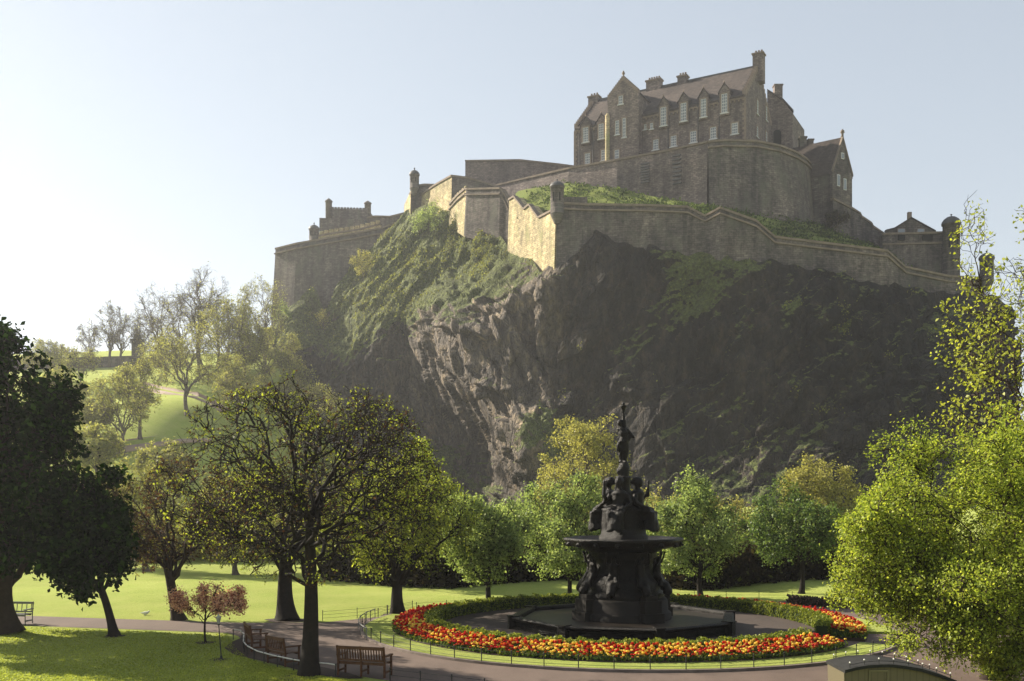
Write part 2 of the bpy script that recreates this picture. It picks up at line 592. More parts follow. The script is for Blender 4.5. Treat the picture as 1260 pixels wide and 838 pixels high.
# three families of beds: along the grassy slope, along the rib, near-vertical on the dark face
def strata(ang, along, across, seed, octv=5):
    c, sn = math.cos(R(ang)), math.sin(R(ang))
    q = np.stack([(base[:, 0] * c + base[:, 2] * sn) / along, (-base[:, 0] * sn + base[:, 2] * c) / across, base[:, 1] / across * .7], 1)
    return q
d_grass = slabs(strata(55, 13, 4.5, 0), 91, 1.4) * 1.5 + fbm(strata(55, 14, 4.5, 0), 5, 3, True) * 1.0 + fbm(strata(50, 4.5, 1.6, 0), 5, 9, True) * 1.1
wA = .18 * np.stack([fbm(base / 6, 3, 40), fbm(base / 6, 3, 41), fbm(base / 6, 3, 42)], 1)
d_rib = slabs(strata(-60, 18, 4.2, 0) + wA, 5, 1.6) * 3.6 + slabs(strata(-66, 7, 1.7, 0) + wA, 6, 1.4) * 1.3 + fbm(base / 1.8, 4, 21) * .3
rightish = sm(760, 860, uu)
d_face = (slabs(strata(76, 17, 6.5, 0) + wA, 15, 1.5) * 3.4 * (1 - .6 * rightish) + slabs(strata(38, 19, 5.5, 0) + wA, 16, 1.5) * 3.2 * (.35 + .65 * rightish)
          + slabs(strata(60, 6, 2.4, 0) + wA, 17, 1.3) * 1.2 + fbm(base / 13.0, 3, 35) * 2.2 + fbm(base / 2.2, 4, 31) * .45)
crest = np.interp(uu, [500, 521, 533, 560, 590, 612, 640, 662, 680], [420, 388, 372, 376, 374, 370, 358, 340, 330])
w_rib = sm(498, 515, uu) * sm(700, 655, uu) * sm(-22, 6, vv - crest)
w_gr = np.clip(grass * 1.3, 0, 1)
d_top = slabs(strata(24, 10, 2.2, 0) + wA, 71, 1.5) * 2.4 + fbm(strata(20, 5, 1.2, 0), 4, 71) * .5
w_crest = sm(500, 530, uu) * sm(690, 660, uu) * sm(-45, -12, vv - crest) * sm(30, 5, vv - crest)
disp = d_face * (1 - w_rib) + d_rib * w_rib
disp = disp * (1 - w_gr) + d_grass * w_gr
disp = disp * (1 - .6 * w_crest) + d_top * .6 * w_crest
disp += fbm(base / 1.6, 3, 80) * .28
fade = sm(0, .05, np.repeat(s[:, None], len(cu), 1).reshape(-1)) * .85 + .15
RV = base + Nn * (disp * fade)[:, None]
grass = grass * (1 - .55 * sm(670, 740, uu) * (1 - np.exp(-((uu - 860) / 45.0) ** 2 - ((vv - 350) / 45.0) ** 2)))
grass = np.clip(grass + .28 * fbm(strata(50, 9, 3, 0), 4, 90), 0, 1)
# the level top runs back behind the walls
top_row = RV[:len(cu)].copy(); back1 = top_row + np.array([0, 9.0, .3]); back2 = top_row + np.array([0, 46.0, 1.0])
RVall = np.concatenate([back2, back1, RV]); gall = np.concatenate([np.full(2 * len(cu), .6), grass])

m, nt, b = mat("castle_rock")
at = node(nt, "ShaderNodeAttribute", attribute_name="tint")
oc = coords(nt)
st = noise(nt, coords(nt, (1, 1, .35), rot=(0, R(-25), 0)), 0.5, 8, 0.72)
bg = noise(nt, oc, 0.08, 4, 0.6)
rk = ramp(nt, st, [(0.28, (.016, .014, .013)), (0.5, (.055, .046, .038)), (0.72, (.18, .138, .088))])
rk = mixc(nt, 0.7, rk, ramp(nt, bg, [(0.3, .6), (0.7, 1.35)]), 'MULTIPLY')
gfine = noise(nt, oc, 1.4, 7, 0.75)
gr = ramp(nt, gfine, [(0.3, (.03, .032, .014)), (0.46, (.075, .09, .026)), (0.6, (.15, .175, .045)), (0.76, (.22, .20, .08))])
geo = nt.nodes.new("ShaderNodeNewGeometry")
sep = nt.nodes.new("ShaderNodeSeparateXYZ"); nt.links.new(geo.outputs["Normal"], sep.inputs[0])
a1 = node(nt, "ShaderNodeMath", operation='MULTIPLY_ADD'); nt.links.new(sep.outputs[2], a1.inputs[0]); a1.inputs[1].default_value = 0.55
nt.links.new(at.outputs["Fac"], a1.inputs[2])
a2 = node(nt, "ShaderNodeMath", operation='MULTIPLY_ADD'); nt.links.new(noise(nt, oc, 0.6, 6, 0.7), a2.inputs[0]); a2.inputs[1].default_value = 0.9
nt.links.new(a1.outputs[0], a2.inputs[2])
sun_attr = node(nt, "ShaderNodeAttribute", attribute_name="sun_tint")
rk = mixc(nt, 1.0, rk, sun_attr.outputs["Color"], 'MULTIPLY')  # light and shade painted into the rock colour
fac = ramp(nt, a2.outputs[0], [(0.93, 0.0), (1.05, 1.0)])
nt.links.new(mixc(nt, fac, rk, gr), b.inputs["Base Color"])
h1 = noise(nt, coords(nt, (1, 1, .6)), 1.1, 8, 0.75)
vo = node(nt, "ShaderNodeTexVoronoi", feature='DISTANCE_TO_EDGE', Scale=.45)
nt.links.new(coords(nt, (1.0, 1.0, .38), rot=(0, R(22), 0)), vo.inputs["Vector"])
crk = ramp(nt, vo.outputs["Distance"], [(0.0, 0.0), (0.09, 1.0)])
v2 = node(nt, "ShaderNodeTexVoronoi", feature='DISTANCE_TO_EDGE', Scale=1.3)
nt.links.new(coords(nt, (1.0, 1.0, .5), rot=(0, R(-14), 0)), v2.inputs["Vector"])
crk2 = ramp(nt, v2.outputs["Distance"], [(0.0, 0.0), (0.12, 1.0)])
hh = node(nt, "ShaderNodeMath", operation='MULTIPLY_ADD'); nt.links.new(crk, hh.inputs[0]); hh.inputs[1].default_value = .45; nt.links.new(h1, hh.inputs[2])
h3 = node(nt, "ShaderNodeMath", operation='MULTIPLY_ADD'); nt.links.new(crk2, h3.inputs[0]); h3.inputs[1].default_value = .25; nt.links.new(hh.outputs[0], h3.inputs[2])
bump(nt, b, h3.outputs[0], 1.0, 1.0)
sun_tint = 1.0 + 1.3 * w_rib * (1 - .7 * sm(0, 30, vv - 560)) + 1.0 * w_crest - .5 * sm(640, 760, uu) - .25 * sm(900, 1100, uu)  # sunlight painted on rib and crest, shade painted on the right face
sun_tint = np.clip(sun_tint * (1 + .5 * fbm(base / 5.0, 3, 120)), .2, 3.2)
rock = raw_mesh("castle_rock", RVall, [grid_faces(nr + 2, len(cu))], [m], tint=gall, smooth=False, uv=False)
fa = rock.data.attributes.new("sun_tint", 'FLOAT', 'POINT'); fa.data.foreach_set("value", np.concatenate([np.full(2 * len(cu), .6), sun_tint]).astype(np.float32))
tag(rock, kind="structure")

ROCK_TUFT = (RV, grass, Nn)
# ------------------------------------------------------------------ castle walls
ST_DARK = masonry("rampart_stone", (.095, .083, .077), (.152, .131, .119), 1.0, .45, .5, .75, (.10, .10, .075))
ST_LIT = masonry("sunlit_rampart_stone", (.36, .30, .17), (.52, .43, .26), .9, .42, .55, .55, (.24, .24, .10))  # rampart stone lightened and yellowed to paint sunlight on the sun-facing walls
ST_HOSP = masonry("hall_stone", (.138, .113, .105), (.21, .172, .157), .8, .38, .55, .5)
M_COPE = plain("coping_stone", (.17, .135, .105), .9, .35, .8)
M_DRESS = plain("dressed_stone", (.20, .155, .125), .85, .25, 1.2)
M_SLATE = masonry("slate_roof", (.066, .053, .048), (.098, .076, .066), .5, .3, .6, .5)
M_LEAD = plain("dark_lead", (.06, .06, .062), .6, .3, 1.0)
M_FRAME = plain("white_sash", (.50, .50, .49), .5, .05, 2.0)
gm, gnt, gb = mat("window_glass")
gb.inputs["Base Color"].default_value = (.16, .18, .20, 1); gb.inputs["Roughness"].default_value = 0.12; gb.inputs["Specular IOR Level"].default_value = 0.9
M_GLASS = gm
M_VOID = plain("dark_recess", (.012, .012, .012), 1.0, .2)

def perp(pts):
    """Horizontal unit vectors across a line of points, on the viewer's side."""
    pts = [np.array(p, float) for p in pts]
    out = []
    for i in range(len(pts)):
        t = pts[min(i + 1, len(pts) - 1)] - pts[max(i - 1, 0)]
        n = np.array([t[1], -t[0], 0.0]); n /= np.linalg.norm(n) + 1e-9
        if np.dot(n[:2], -pts[i][:2]) < 0: n = -n
        out.append(n)
    return out

def sweep(mb, pts, fwd, back, up, down, m=0):
    """A moulding of rectangular section along a line."""
    N = perp(pts)
    V = []
    for p, n in zip(pts, N):
        p = np.array(p)
        V += [p + n * fwd + [0, 0, -down], p + n * fwd + [0, 0, up], p - n * back + [0, 0, up], p - n * back + [0, 0, -down]]
    k = len(pts); F = []
    for i in range(k - 1):
        a = i * 4
        for j in range(4):
            F.append((a + j, a + (j + 1) % 4, a + 4 + (j + 1) % 4, a + 4 + j))
    F += [(0, 1, 2, 3), (k * 4 - 1, k * 4 - 2, k * 4 - 3, k * 4 - 4)]
    mb.add(V, F, m)

def rampart(name, label, cat, top, bot, m, thick=3.0, batter=.7, cope=True, cordon=None, group=None, back=None):
    T = [P(*t) for t in top]
    Bm = [np.array([t[0], t[1], 0.0]) for t in T]
    N = perp(T)
    for i, (tp, vb) in enumerate(zip(top, bot)):
        Yb = tp[2]
        Bm[i] = P(tp[0], vb, Yb) + N[i] * batter
    o0 = np.array(T[0]); o0[2] = min(p[2] for p in Bm)
    root = empty(name, o0, label, cat, group)
    mb = MB(); n = len(T)
    rows = 4
    V = []
    bk = np.array(back if back is not None else (0.15, 1.0, 0)) * thick
    for i in range(n):
        for r in range(rows + 1):
            V.append(T[i] + (Bm[i] - T[i]) * (r / rows))
        V += [T[i] + bk, np.array([T[i][0], T[i][1], Bm[i][2]]) + bk]
    q = rows + 3; F = []
    for i in range(n - 1):
        a, c = i * q, (i + 1) * q
        for r in range(rows):
            F.append((a + r, a + r + 1, c + r + 1, c + r))
        F += [(a, c, c + rows + 1, a + rows + 1), (a + rows + 1, c + rows + 1, c + rows + 2, a + rows + 2), (a + rows, a + rows + 2, c + rows + 2, c + rows)]
    F.append(tuple([r for r in range(rows + 1)][::-1]) + (rows + 1, rows + 2))
    e = (n - 1) * q
    F.append(tuple(e + r for r in range(rows + 1)) + (e + rows + 2, e + rows + 1))
    mb.add(V, F)
    mb.build("wall", [m], root, o0)
    if cope:
        c = MB(); sweep(c, T, .3, thick * .35, .28, .16); c.build("coping", [M_COPE], root, o0)
    if cordon:
        c = MB(); sweep(c, [t - np.array([0, 0, cordon]) + nn * (.12 + batter * .1) for t, nn in zip(T, N)], .28, .25, .17, .17); c.build("string_course", [M_COPE], root, o0)
    return root, T, N, o0

def merlons(root, o0, pts, n, w, h, d, m, name="battlement"):
    mb = MB()
    pts = [np.array(p) for p in pts]
    L = [np.linalg.norm(pts[i + 1] - pts[i]) for i in range(len(pts) - 1)]; tot = sum(L)
    for k in range(n):
        t = (k + .5) / n * tot
        for i, l in enumerate(L):
            if t <= l: break
            t -= l
        dr = (pts[i + 1] - pts[i]) / L[i]
        p = pts[i] + dr * t
        hz = dr.copy(); hz[2] = 0; hz /= np.linalg.norm(hz)
        mb.box(p + np.array([0, 0, h / 2 - .05]) + np.array([0, d * .5, 0]), (w, d, h), 0, ax=(hz, (-hz[1], hz[0], 0), (0, 0, 1)))
    mb.build(name, [m], root, o0)

def turret(name, label, u, vtop, vbot, Y, r, m, dome=1.0, finial=.8, corbel=True, parent=None, o0=None):
    """Round sentry turret: corbelled foot, drum with slits, cornice, domed cap and finial."""
    b = P(u, vbot, Y); t = P(u, vtop, Y)
    H = t[2] - b[2]
    h = H - dome - finial
    root = parent or empty(name, b, label, "turret")
    org = (0, 0, 0) if parent is None else np.array(o0)
    off = np.zeros(3) if parent is None else b
    mb = MB()
    pr = [(r * .45, -r * 1.5), (r * .75, -r * .8), (r * 1.05, -r * .1), (r * 1.05, .1), (r, .12), (r, h), (r * 1.12, h + .05), (r * 1.12, h + .3), (r * .6, h + .3)] if corbel else \
         [(r, -2.5), (r, h), (r * 1.12, h + .05), (r * 1.12, h + .3), (r * .6, h + .3)]
    mb.lathe(pr, off, 20)
    mb.build("drum" if parent is None else "turret_drum", [m], root, org)
    mb = MB()
    mb.lathe([(r * 1.16, h + .3), (r * 1.08, h + .3 + dome * .3), (r * .85, h + .3 + dome * .62), (r * .5, h + .3 + dome * .88), (r * .12, h + .3 + dome)], off, 20)
    mb.build("cap", [M_LEAD], root, org)
    mb = MB()
    mb.lathe([(.14, h + .25 + dome), (.1, h + .3 + dome + finial * .4), (.24, h + .3 + dome + finial * .6), (.2, h + .3 + dome + finial * .8), (.03, h + .3 + dome + finial)], off, 8)
    mb.build("finial", [M_LEAD], root, org)
    for a in (-2.2, -1.2):
        mb = MB(); mb.box(off + np.array([math.cos(a) * r, math.sin(a) * r, h * .62]), (.06, .3, h * .34), 0, rz=a)
        mb.build("slit_window", [M_VOID], root, org)
    return root

# lower rampart, from the corner bastion to the far right
lr_top = [(685, 250, 203), (720, 252, 202), (790, 253, 201), (846, 255, 200), (868, 266, 199), (886, 256, 197), (930, 272, 196.5), (953, 292, 197), (1010, 299, 198), (1091, 309, 199), (1113, 329, 202), (1165, 340, 206), (1208, 343, 212)]
lr_bot = [400, 345, 335, 340, 345, 345, 345, 350, 358, 372, 378, 385, 395]
r_, T_, N_, o_ = rampart("lower_rampart", "long dark lower rampart stepping down to the right above the shaded cliff", "rampart", lr_top, lr_bot, ST_DARK, 2.5, 1.2, True, 1.1)
mb = MB()
for (uu_, vv_, ww, hh) in ((712, 243.5, 1.9, 2.0), (722, 243.5, 1.9, 2.0), (732, 243.5, 1.9, 2.0)):
    p = P(uu_ - 14, vv_ + 3, 202.6); mb.box(p + np.array([0, .6, 0]), (1.6, 1.0, 1.5))
mb.build("parapet", [ST_DARK], r_, o_)
# lit zigzag wall
zz_top = [(626.5, 246, 223), (633, 242, 220.5), (645, 257.5, 216.5), (651.5, 252, 214.5), (663, 268, 210.5), (684, 257, 203.2)]
zz_bot = [322, 326, 330, 333, 345, 350]
rampart("zigzag_rampart", "sunlit yellowish rampart with a zigzag top left of the corner turret", "rampart", zz_top, zz_bot, ST_LIT, 2.2, .5, True, None, back=(.9, .5, 0))
turret("corner_turret", "dark domed sentry turret on the corner between the zigzag wall and lower rampart", 685.5, 222, 263, 202.6, 1.35, ST_DARK, 1.1, .5)
# bastion left of it
rampart("square_bastion", "dark square bastion with a sloped right shoulder above the grassy slope", "bastion", [(573.5, 233, 235.5), (575, 233, 235), (600, 232.5, 231), (615.5, 232, 228.5), (621, 240, 228), (627, 252, 227)], [290, 292, 300, 310, 318, 330], ST_DARK, 6.0, .6, True, 1.3)
r_, T_, N_, o_ = rampart("battlemented_rampart", "sunlit wall with small battlements joining the square bastion", "rampart", [(553.5, 252, 244.5), (563, 241, 240), (573.4, 232, 235.6)], [280, 285, 292], ST_LIT, 1.5, .4, True, 1.2, back=(.9, .5, 0))
merlons(r_, o_, [t + np.array([.2, 0, 0]) for t in T_], 7, .8, .9, .5, ST_LIT)
r_, T_, N_, o_ = rampart("east_rampart", "sunlit sloping rampart rising right from the tall thin sentry turret", "rampart", [(519, 240, 259.5), (534, 229, 253.5), (556, 216.5, 245.5)], [275, 275, 285], ST_LIT, 1.5, .4, True, None, back=(.9, .5, 0))
rampart("back_rampart", "dark low rampart behind the square bastion", "rampart", [(556, 216.6, 245.4), (575, 219, 243.5), (600, 226, 241), (625, 236, 238.5)], [262, 262, 262, 262], ST_DARK, 1.5, .3)
rampart("turret_wall", "small dark rampart under the tall thin sentry turret", "rampart", [(505.5, 238, 258.6), (512, 229, 259.5), (522, 227.5, 259.8), (538, 228, 260.5)], [280, 280, 275, 270], ST_DARK, 3.0, .3)
rampart("turret_flank", "narrow sunlit wall flank left of the tall thin sentry turret", "rampart", [(497.5, 252, 266.5), (501.5, 243, 262.5), (505.5, 233, 258.8)], [290, 290, 290], ST_LIT, 1.2, .3, False, None, back=(.9, .5, 0))
turret("sentry_turret", "tall thin sentry turret with domed cap on the grassy slope's top left", 510, 207.5, 232, 259, 1.2, ST_DARK, 1.2, .7)
# far block behind
rampart("store_block", "plain flat topped block on the skyline left of the great hall", "building", [(572.5, 198.5, 262), (640, 197.5, 259), (690, 203, 257), (712, 206, 256)], [240, 240, 240, 240], ST_HOSP, 9.0, .1)
# eastern bastion at the far left
r_, T_, N_, o_ = rampart("east_bastion", "tall hazy bastion at the castle's far left end with a sloping edge", "bastion", [(339, 306.5, 274), (365, 300, 270), (405, 293, 267), (440, 287, 266), (470, 281, 266), (500, 270, 264)], [432, 425, 425, 415, 350, 300], ST_DARK, 8.0, 2.2, True, 1.4)
r_, T_, N_, o_ = rampart("curving_rampart", "pale battlemented rampart on top of the hazy far left bastion", "rampart", [(381, 293, 278), (405, 288, 276), (440, 283, 275), (468, 276, 274)], [312, 308, 303, 298], ST_LIT, 1.5, .1)
merlons(r_, o_, T_, 14, 1.1, 1.3, .7, ST_LIT)
turret("watch_turret", "small pointed turret at the left end of the hazy battlements", 386.5, 275, 297, 277.5, 1.35, ST_DARK, 1.2, .7)
rampart("low_hall", "low hazy hall with lit end between the battlements and sentry turret", "building", [(452, 268, 284), (462, 266.5, 283), (480, 267, 282), (500, 262, 282)], [300, 300, 300, 300], ST_DARK, 6.0, .05)
# crenellated gatehouse
root = empty("gatehouse", P(430, 290, 292), "hazy battlemented gatehouse with corner pinnacles at the castle's far left", "building")
o_ = np.array(root.location)
mb = MB(); a, b2 = P(403.5, 256.5, 292), P(453, 258, 290); lo = P(430, 300, 292)[2]
mb.prism([a, b2, (b2[0], b2[1], lo), (a[0], a[1], lo)], (1.0, 12, 0)); mb.build("wall", [ST_DARK], root, o_)
merlons(root, o_, [a, b2], 13, .62, .55, .6, ST_DARK)
mb = MB(); a2, b3 = P(393, 268, 288), P(447, 270, 286.5); mb.prism([a2, b3, (b3[0], b3[1], lo), (a2[0], a2[1], lo)], (.5, 3.6, 0)); mb.build("lower_wall", [ST_DARK], root, o_)
for (u_, vt_, vb_) in ((404.5, 244, 262), (452.5, 247, 262)):
    mb = MB(); p = P(u_, vb_, 291); h = P(u_, vt_, 291)[2] - p[2]
    mb.lathe([(.95, -6), (.95, h * .72), (1.15, h * .74), (1.15, h * .8), (.7, h * .9), (.12, h)], p, 8); mb.build("pinnacle", [ST_DARK], root, o_)

# grass terraces between the walls
TERR = []
def terrace(name, low, high, m, n=40, rows=14):
    L = np.array([P(*q) for q in low]); H = np.array([P(*q) for q in high])
    def res(A):
        d = np.concatenate([[0], np.cumsum(np.linalg.norm(np.diff(A, axis=0), axis=1))]); t = np.linspace(0, d[-1], n)
        return np.stack([np.interp(t, d, A[:, k]) for k in range(3)], 1)
    L, H = res(L), res(H)
    V = np.concatenate([L + (H - L) * f for f in np.linspace(0, 1, rows)])
    V[:, 2] += .8 * fbm(V / 2.2, 4, 7) * np.repeat(np.sin(np.linspace(0, math.pi, rows)), n)
    o = raw_mesh(name, V, [grid_faces(rows, n)], [m], smooth=True, uv=False)
    TERR.append(V)
    return tag(o, kind="structure")
terrace("grass_terrace", [(636, 252, 225), (646, 262, 220.5), (664, 274, 214.5), (690, 263, 206.5), (760, 258, 203.5), (850, 262, 202.5)], [(634, 236, 238), (646, 233, 231), (700, 225, 224.5), (760, 233, 218.5), (830, 247, 212.8), (872, 253, 209.5)], M_BANK)
terrace("grass_terrace", [(862, 268, 201.8), (886, 264, 199.6), (930, 280, 199), (955, 300, 199.5), (1010, 306, 200.5), (1091, 316, 201.5), (1110, 334, 204)], [(866, 252, 210), (910, 259, 213.5), (960, 268, 214.5), (1010, 277, 222), (1040, 292, 226), (1075, 302, 227), (1100, 318, 228)], M_BANK)

# upper rampart below the hall
rampart("sloping_upper_rampart", "long sloping upper rampart rising to the corner below the great hall", "rampart", [(600, 231, 242), (640, 221.5, 236), (700, 207.5, 227), (760, 197, 220.5), (820, 186, 215.5), (871, 175, 211)], [262, 255, 245, 258, 268, 275], ST_HOSP, 2.5, 1.0, True)
rampart("great_bastion", "tall dark rounded bastion below the great hall's gable", "bastion", [(871, 175, 211), (890, 173, 211.5), (930, 174, 213), (960, 180, 214.5), (980, 188, 218), (992, 196, 223), (998, 203, 229)], [275, 278, 282, 288, 292, 294, 296], ST_DARK, 3.0, 1.3, True, 1.2)
r_ = bpy.data.objects["sloping_upper_rampart"]; o_ = np.array(r_.location)
for i in range(8):     # putlog ledges, the weathered bands on the wall
    for (u0, v0, yy) in ((793, 203 + i * 3.3, 217), (832, 193 + i * 5.0, 213.4)):
        mb = MB(); p = P(u0, v0, yy); mb.box(p + np.array([0, -.75 - i * .07, 0]), (1.9, .5, .3), 0, rz=-.55)
        mb.build("drain_ledge", [M_LEAD], r_, o_)

# gabled house right of the bastion
root = empty("gabled_house", P(1030, 270, 226), "tall gabled house with a finial on the castle's right shoulder", "house")
o_ = np.array(root.location)
A = P(1024.5, 206, 224); Bq = P(1048.5, 219, 227); ap = P(1037, 171, 225.5)
eave = (A[2] + Bq[2]) / 2 - .5
lo = P(1030, 305, 226)[2]
dirw = np.array([-10.5, 8.0, 0])
A[2] = eave; Bq[2] = eave; ap = (A + Bq) / 2; ap[2] = P(1037, 171, 225.5)[2]
mb = MB(); mb.prism([(A[0], A[1], lo), (Bq[0], Bq[1], lo), Bq, ap, A], dirw); mb.build("wall", [ST_DARK], root, o_)
mb = MB()
for e_ in (A, Bq):
    out = (e_ - ap) * 1.06 + ap
    mb.prism([ap + [0, 0, .12], out + [0, 0, .12], out + [0, 0, .4], ap + [0, 0, .4]], dirw * 1.0 + dirw * .02)
rf = mb.build("roof", [M_SLATE], root, o_)
mb = MB(); sweep(mb, [A + [-.1, 0, .35], ap + [0, 0, .5]], .25, .5, .25, .3); sweep(mb, [ap + [0, 0, .5], Bq + [.1, 0, .35]], .25, .5, .25, .3); mb.build("verge_stone", [M_COPE], root, o_)
mb = MB(); mb.lathe([(.3, 0), (.25, .6), (.5, .8), (.45, 1.2), (.1, 1.6)], ap + np.array([0, 0, .6]), 8); mb.build("finial", [M_COPE], root, o_)
for (u0, v0, u1, v1, Yc) in ((983.5, 170, 991.5, 202, 232), (993.5, 173, 1000, 192, 236)):
    mb = MB(); a = P(u0, v0, Yc); c = P(u1, v1, Yc); mb.box(((a[0] + c[0]) / 2, Yc, (a[2] + c[2]) / 2 - 1), (c[0] - a[0], 1.5, a[2] - c[2] + 2)); mb.box(((a[0] + c[0]) / 2, Yc, a[2]), (c[0] - a[0] + .3, 1.8, .35)); mb.build("chimney", [ST_DARK], root, o_)
ed = (Bq - A); ed[2] = 0; ed /= np.linalg.norm(ed); nr_ = np.array([ed[1], -ed[0], 0])
for (u0, v0, hh) in ((1031.5, 222, 2.6), (1039.5, 227, 2.6), (1036.5, 192, 1.4)):
    t = (u0 - 1024.5) / 24.0; p = A + (Bq - A) * t; p[2] = P(u0, v0, p[1])[2]
    w = MB(); w.box(p + nr_ * .04, (.95, .14, hh), 0, ax=(ed, nr_, (0, 0, 1))); f = w.build("window", [M_FRAME], root, o_)
    w = MB(); w.box(p + nr_ * .09, (.7, .1, hh - .3), 0, ax=(ed, nr_, (0, 0, 1))); w.build("pane", [M_GLASS], f, o_)
rampart("shoulder_wall", "dark wall between the great bastion and gabled house", "rampart", [(997, 200, 228), (1005, 203, 227), (1024.5, 208, 224.3)], [290, 292, 296], ST_DARK, 3, .6, False)
r_, T_, N_, o_ = rampart("stepped_wall", "stepped wall falling to the right from the gabled house", "rampart", [(1024.5, 245, 223.2), (1048.5, 257, 226), (1058, 263, 227), (1060, 267, 227), (1072, 275, 228), (1074, 279, 228), (1089, 289, 229), (1110, 300, 230)], [300, 305, 308, 309, 312, 312, 316, 330], ST_DARK, 2.0, .6)
# west barrack
r_, T_, N_, o_ = rampart("west_battery", "low battery wall with embrasures left of the right end turret", "rampart", [(1086, 288.5, 217), (1104, 288, 216), (1131, 287.5, 215.5), (1160, 286.5, 215), (1180, 287, 215)], [335, 340, 345, 350, 355], ST_DARK, 3.0, .6, True, 2.2)
for (a0, a1) in ((1105, 1113), (1135, 1147)):
    mb = MB(); p = P((a0 + a1) / 2, 292.5, 215.2); mb.box(p + np.array([0, -.1, 0]), ((a1 - a0) / FPX * 215, .5, 1.1))
    mb.build("embrasure", [M_VOID], r_, o_)
root = empty("barrack", P(1120, 295, 224), "small barrack with a shallow gable behind the right end battery", "building"); o_ = np.array(root.location)
mb = MB(); lo = P(1120, 310, 224)[2]
q = [P(1090, 284, 224), P(1100, 281.5, 224), P(1121, 268.5, 224), P(1151, 285, 224)]
mb.prism([(q[0][0], 224, lo), *q, (q[3][0], 224, lo)], (2, 12, 0)); mb.build("wall", [ST_DARK], root, o_)
mb = MB(); sweep(mb, q, .35, 1.0, .22, .02); mb.build("roof", [M_SLATE], root, o_)
mb = MB(); p = P(1119, 268, 227); mb.box(p + np.array([0, 0, .3]), (.8, .8, 1.9)); mb.build("chimney", [M_DRESS], root, o_)
for u0 in (1109, 1133):
    w = MB(); p = P(u0, 284.5, 223.95); w.box(p, (1.7, .12, 1.2)); f = w.build("window", [M_DRESS], root, o_)
    w = MB(); w.box(p + np.array([0, -.05, 0]), (1.45, .1, .95)); w.build("pane", [M_GLASS], f, o_)
turret("west_turret", "stout domed turret with a lit left side at the castle's right end", 1170.5, 265, 330, 213.6, 1.75, ST_DARK, 1.7, .5, False)
turret("tree_turret", "small domed turret at the far right seen through sparse leaves", 1214, 310, 345, 210, 1.4, ST_DARK, 1.2, .5, True)

# ------------------------------------------------------------------ the great hall (old hospital block)
O = P(917.5, 117, 215); E1 = np.array([-.8712, .4909, 0]); DD = np.array([.4909, .8712, 0])
LEN, DEP = 41.0, 21.0
zE, zR, z0 = O[2], 102.0, 76.0
FN = -DD
root = empty("great_hall", (O[0], O[1], z0), "large gabled stone hall crowning the rock, with tall dormer windows and chimneys", "building")
HO = np.array(root.location)
def at(s_, d_, z_): return np.array([O[0], O[1], 0]) + E1 * s_ + DD * d_ + np.array([0, 0, z_])
def hit(u, v, s0, d0, nrm):
    """Bearing onto a vertical face through at(s0,d0) with horizontal normal nrm."""
    d = np.array([(u - 630) / FPX, 1.0, -(v - HOR) / FPX]); c = np.array([0, 0, EYE]); q = at(s0, d0, 0)
    t = np.dot((q - c)[:2], nrm[:2]) / np.dot(d[:2], nrm[:2])
    return c + d * t
def zz(x, y): return 680 + x * .254, 50 + y * .254
mb = MB()
mb.prism([at(0, 0, z0), at(0, DEP, z0), at(0, DEP, zE), at(0, DEP / 2, zR), at(0, 0, zE)], E1 * LEN)
mb.build("wall", [ST_HOSP], root, HO)
mb = MB()
pitch = (zR - zE) / (DEP / 2)
for d0, d1 in ((-.45, DEP / 2), (DEP + .45, DEP / 2)):
    za = zE - .45 * pitch + .12
    mb.prism([at(.35, d0, za), at(LEN - .35, d0, za), at(LEN - .35, d1, zR + .12), at(.35, d1, zR + .12)], (0, 0, .3))
roof = mb.build("roof", [M_SLATE], root, HO)
mb = MB(); sweep(mb, [at(.1, DEP / 2, zR + .45), at(LEN - .1, DEP / 2, zR + .45)], .22, .22, .2, .2); mb.build("ridge", [M_LEAD], roof, HO)
for s_ in (0.0, LEN - .7):      # raised crow-stepped gables at both ends
    mb = MB()
    for k in range(13):
        for sg in (0, 1):
            f = (k + .5) / 13
            d_ = f * DEP / 2 if sg == 0 else DEP - f * DEP / 2
            mb.box(at(s_ + .35, d_, zE + f * (zR - zE) + .35), (.8, DEP / 26 + .02, 1.25), 0, ax=(E1, DD, (0, 0, 1)))
    mb.build("crow_steps", [M_DRESS], root, HO)
mb = MB()
mb.box(at(LEN / 2, -.14, zE - .55), (LEN, .26, .3), 0, ax=(E1, DD, (0, 0, 1)))
for k in range(44):
    mb.box(at(.5 + k * (LEN - 1) / 43, -.16, zE - .95), (.34, .3, .42), 0, ax=(E1, DD, (0, 0, 1)))
mb.build("corbel_course", [M_DRESS], root, HO)
for s_ in (.12, LEN - .12):
    mb = MB()
    for k in range(30):
        mb.box(at(s_ + (.16 if k % 2 else 0) * (1 if s_ < 1 else -1), -.03, z0 + .27 + k * .52), (.5 + (k % 2) * .32, .12, .5), 0, ax=(E1, DD, (0, 0, 1)))
    mb.build("quoins", [M_DRESS], root, HO)

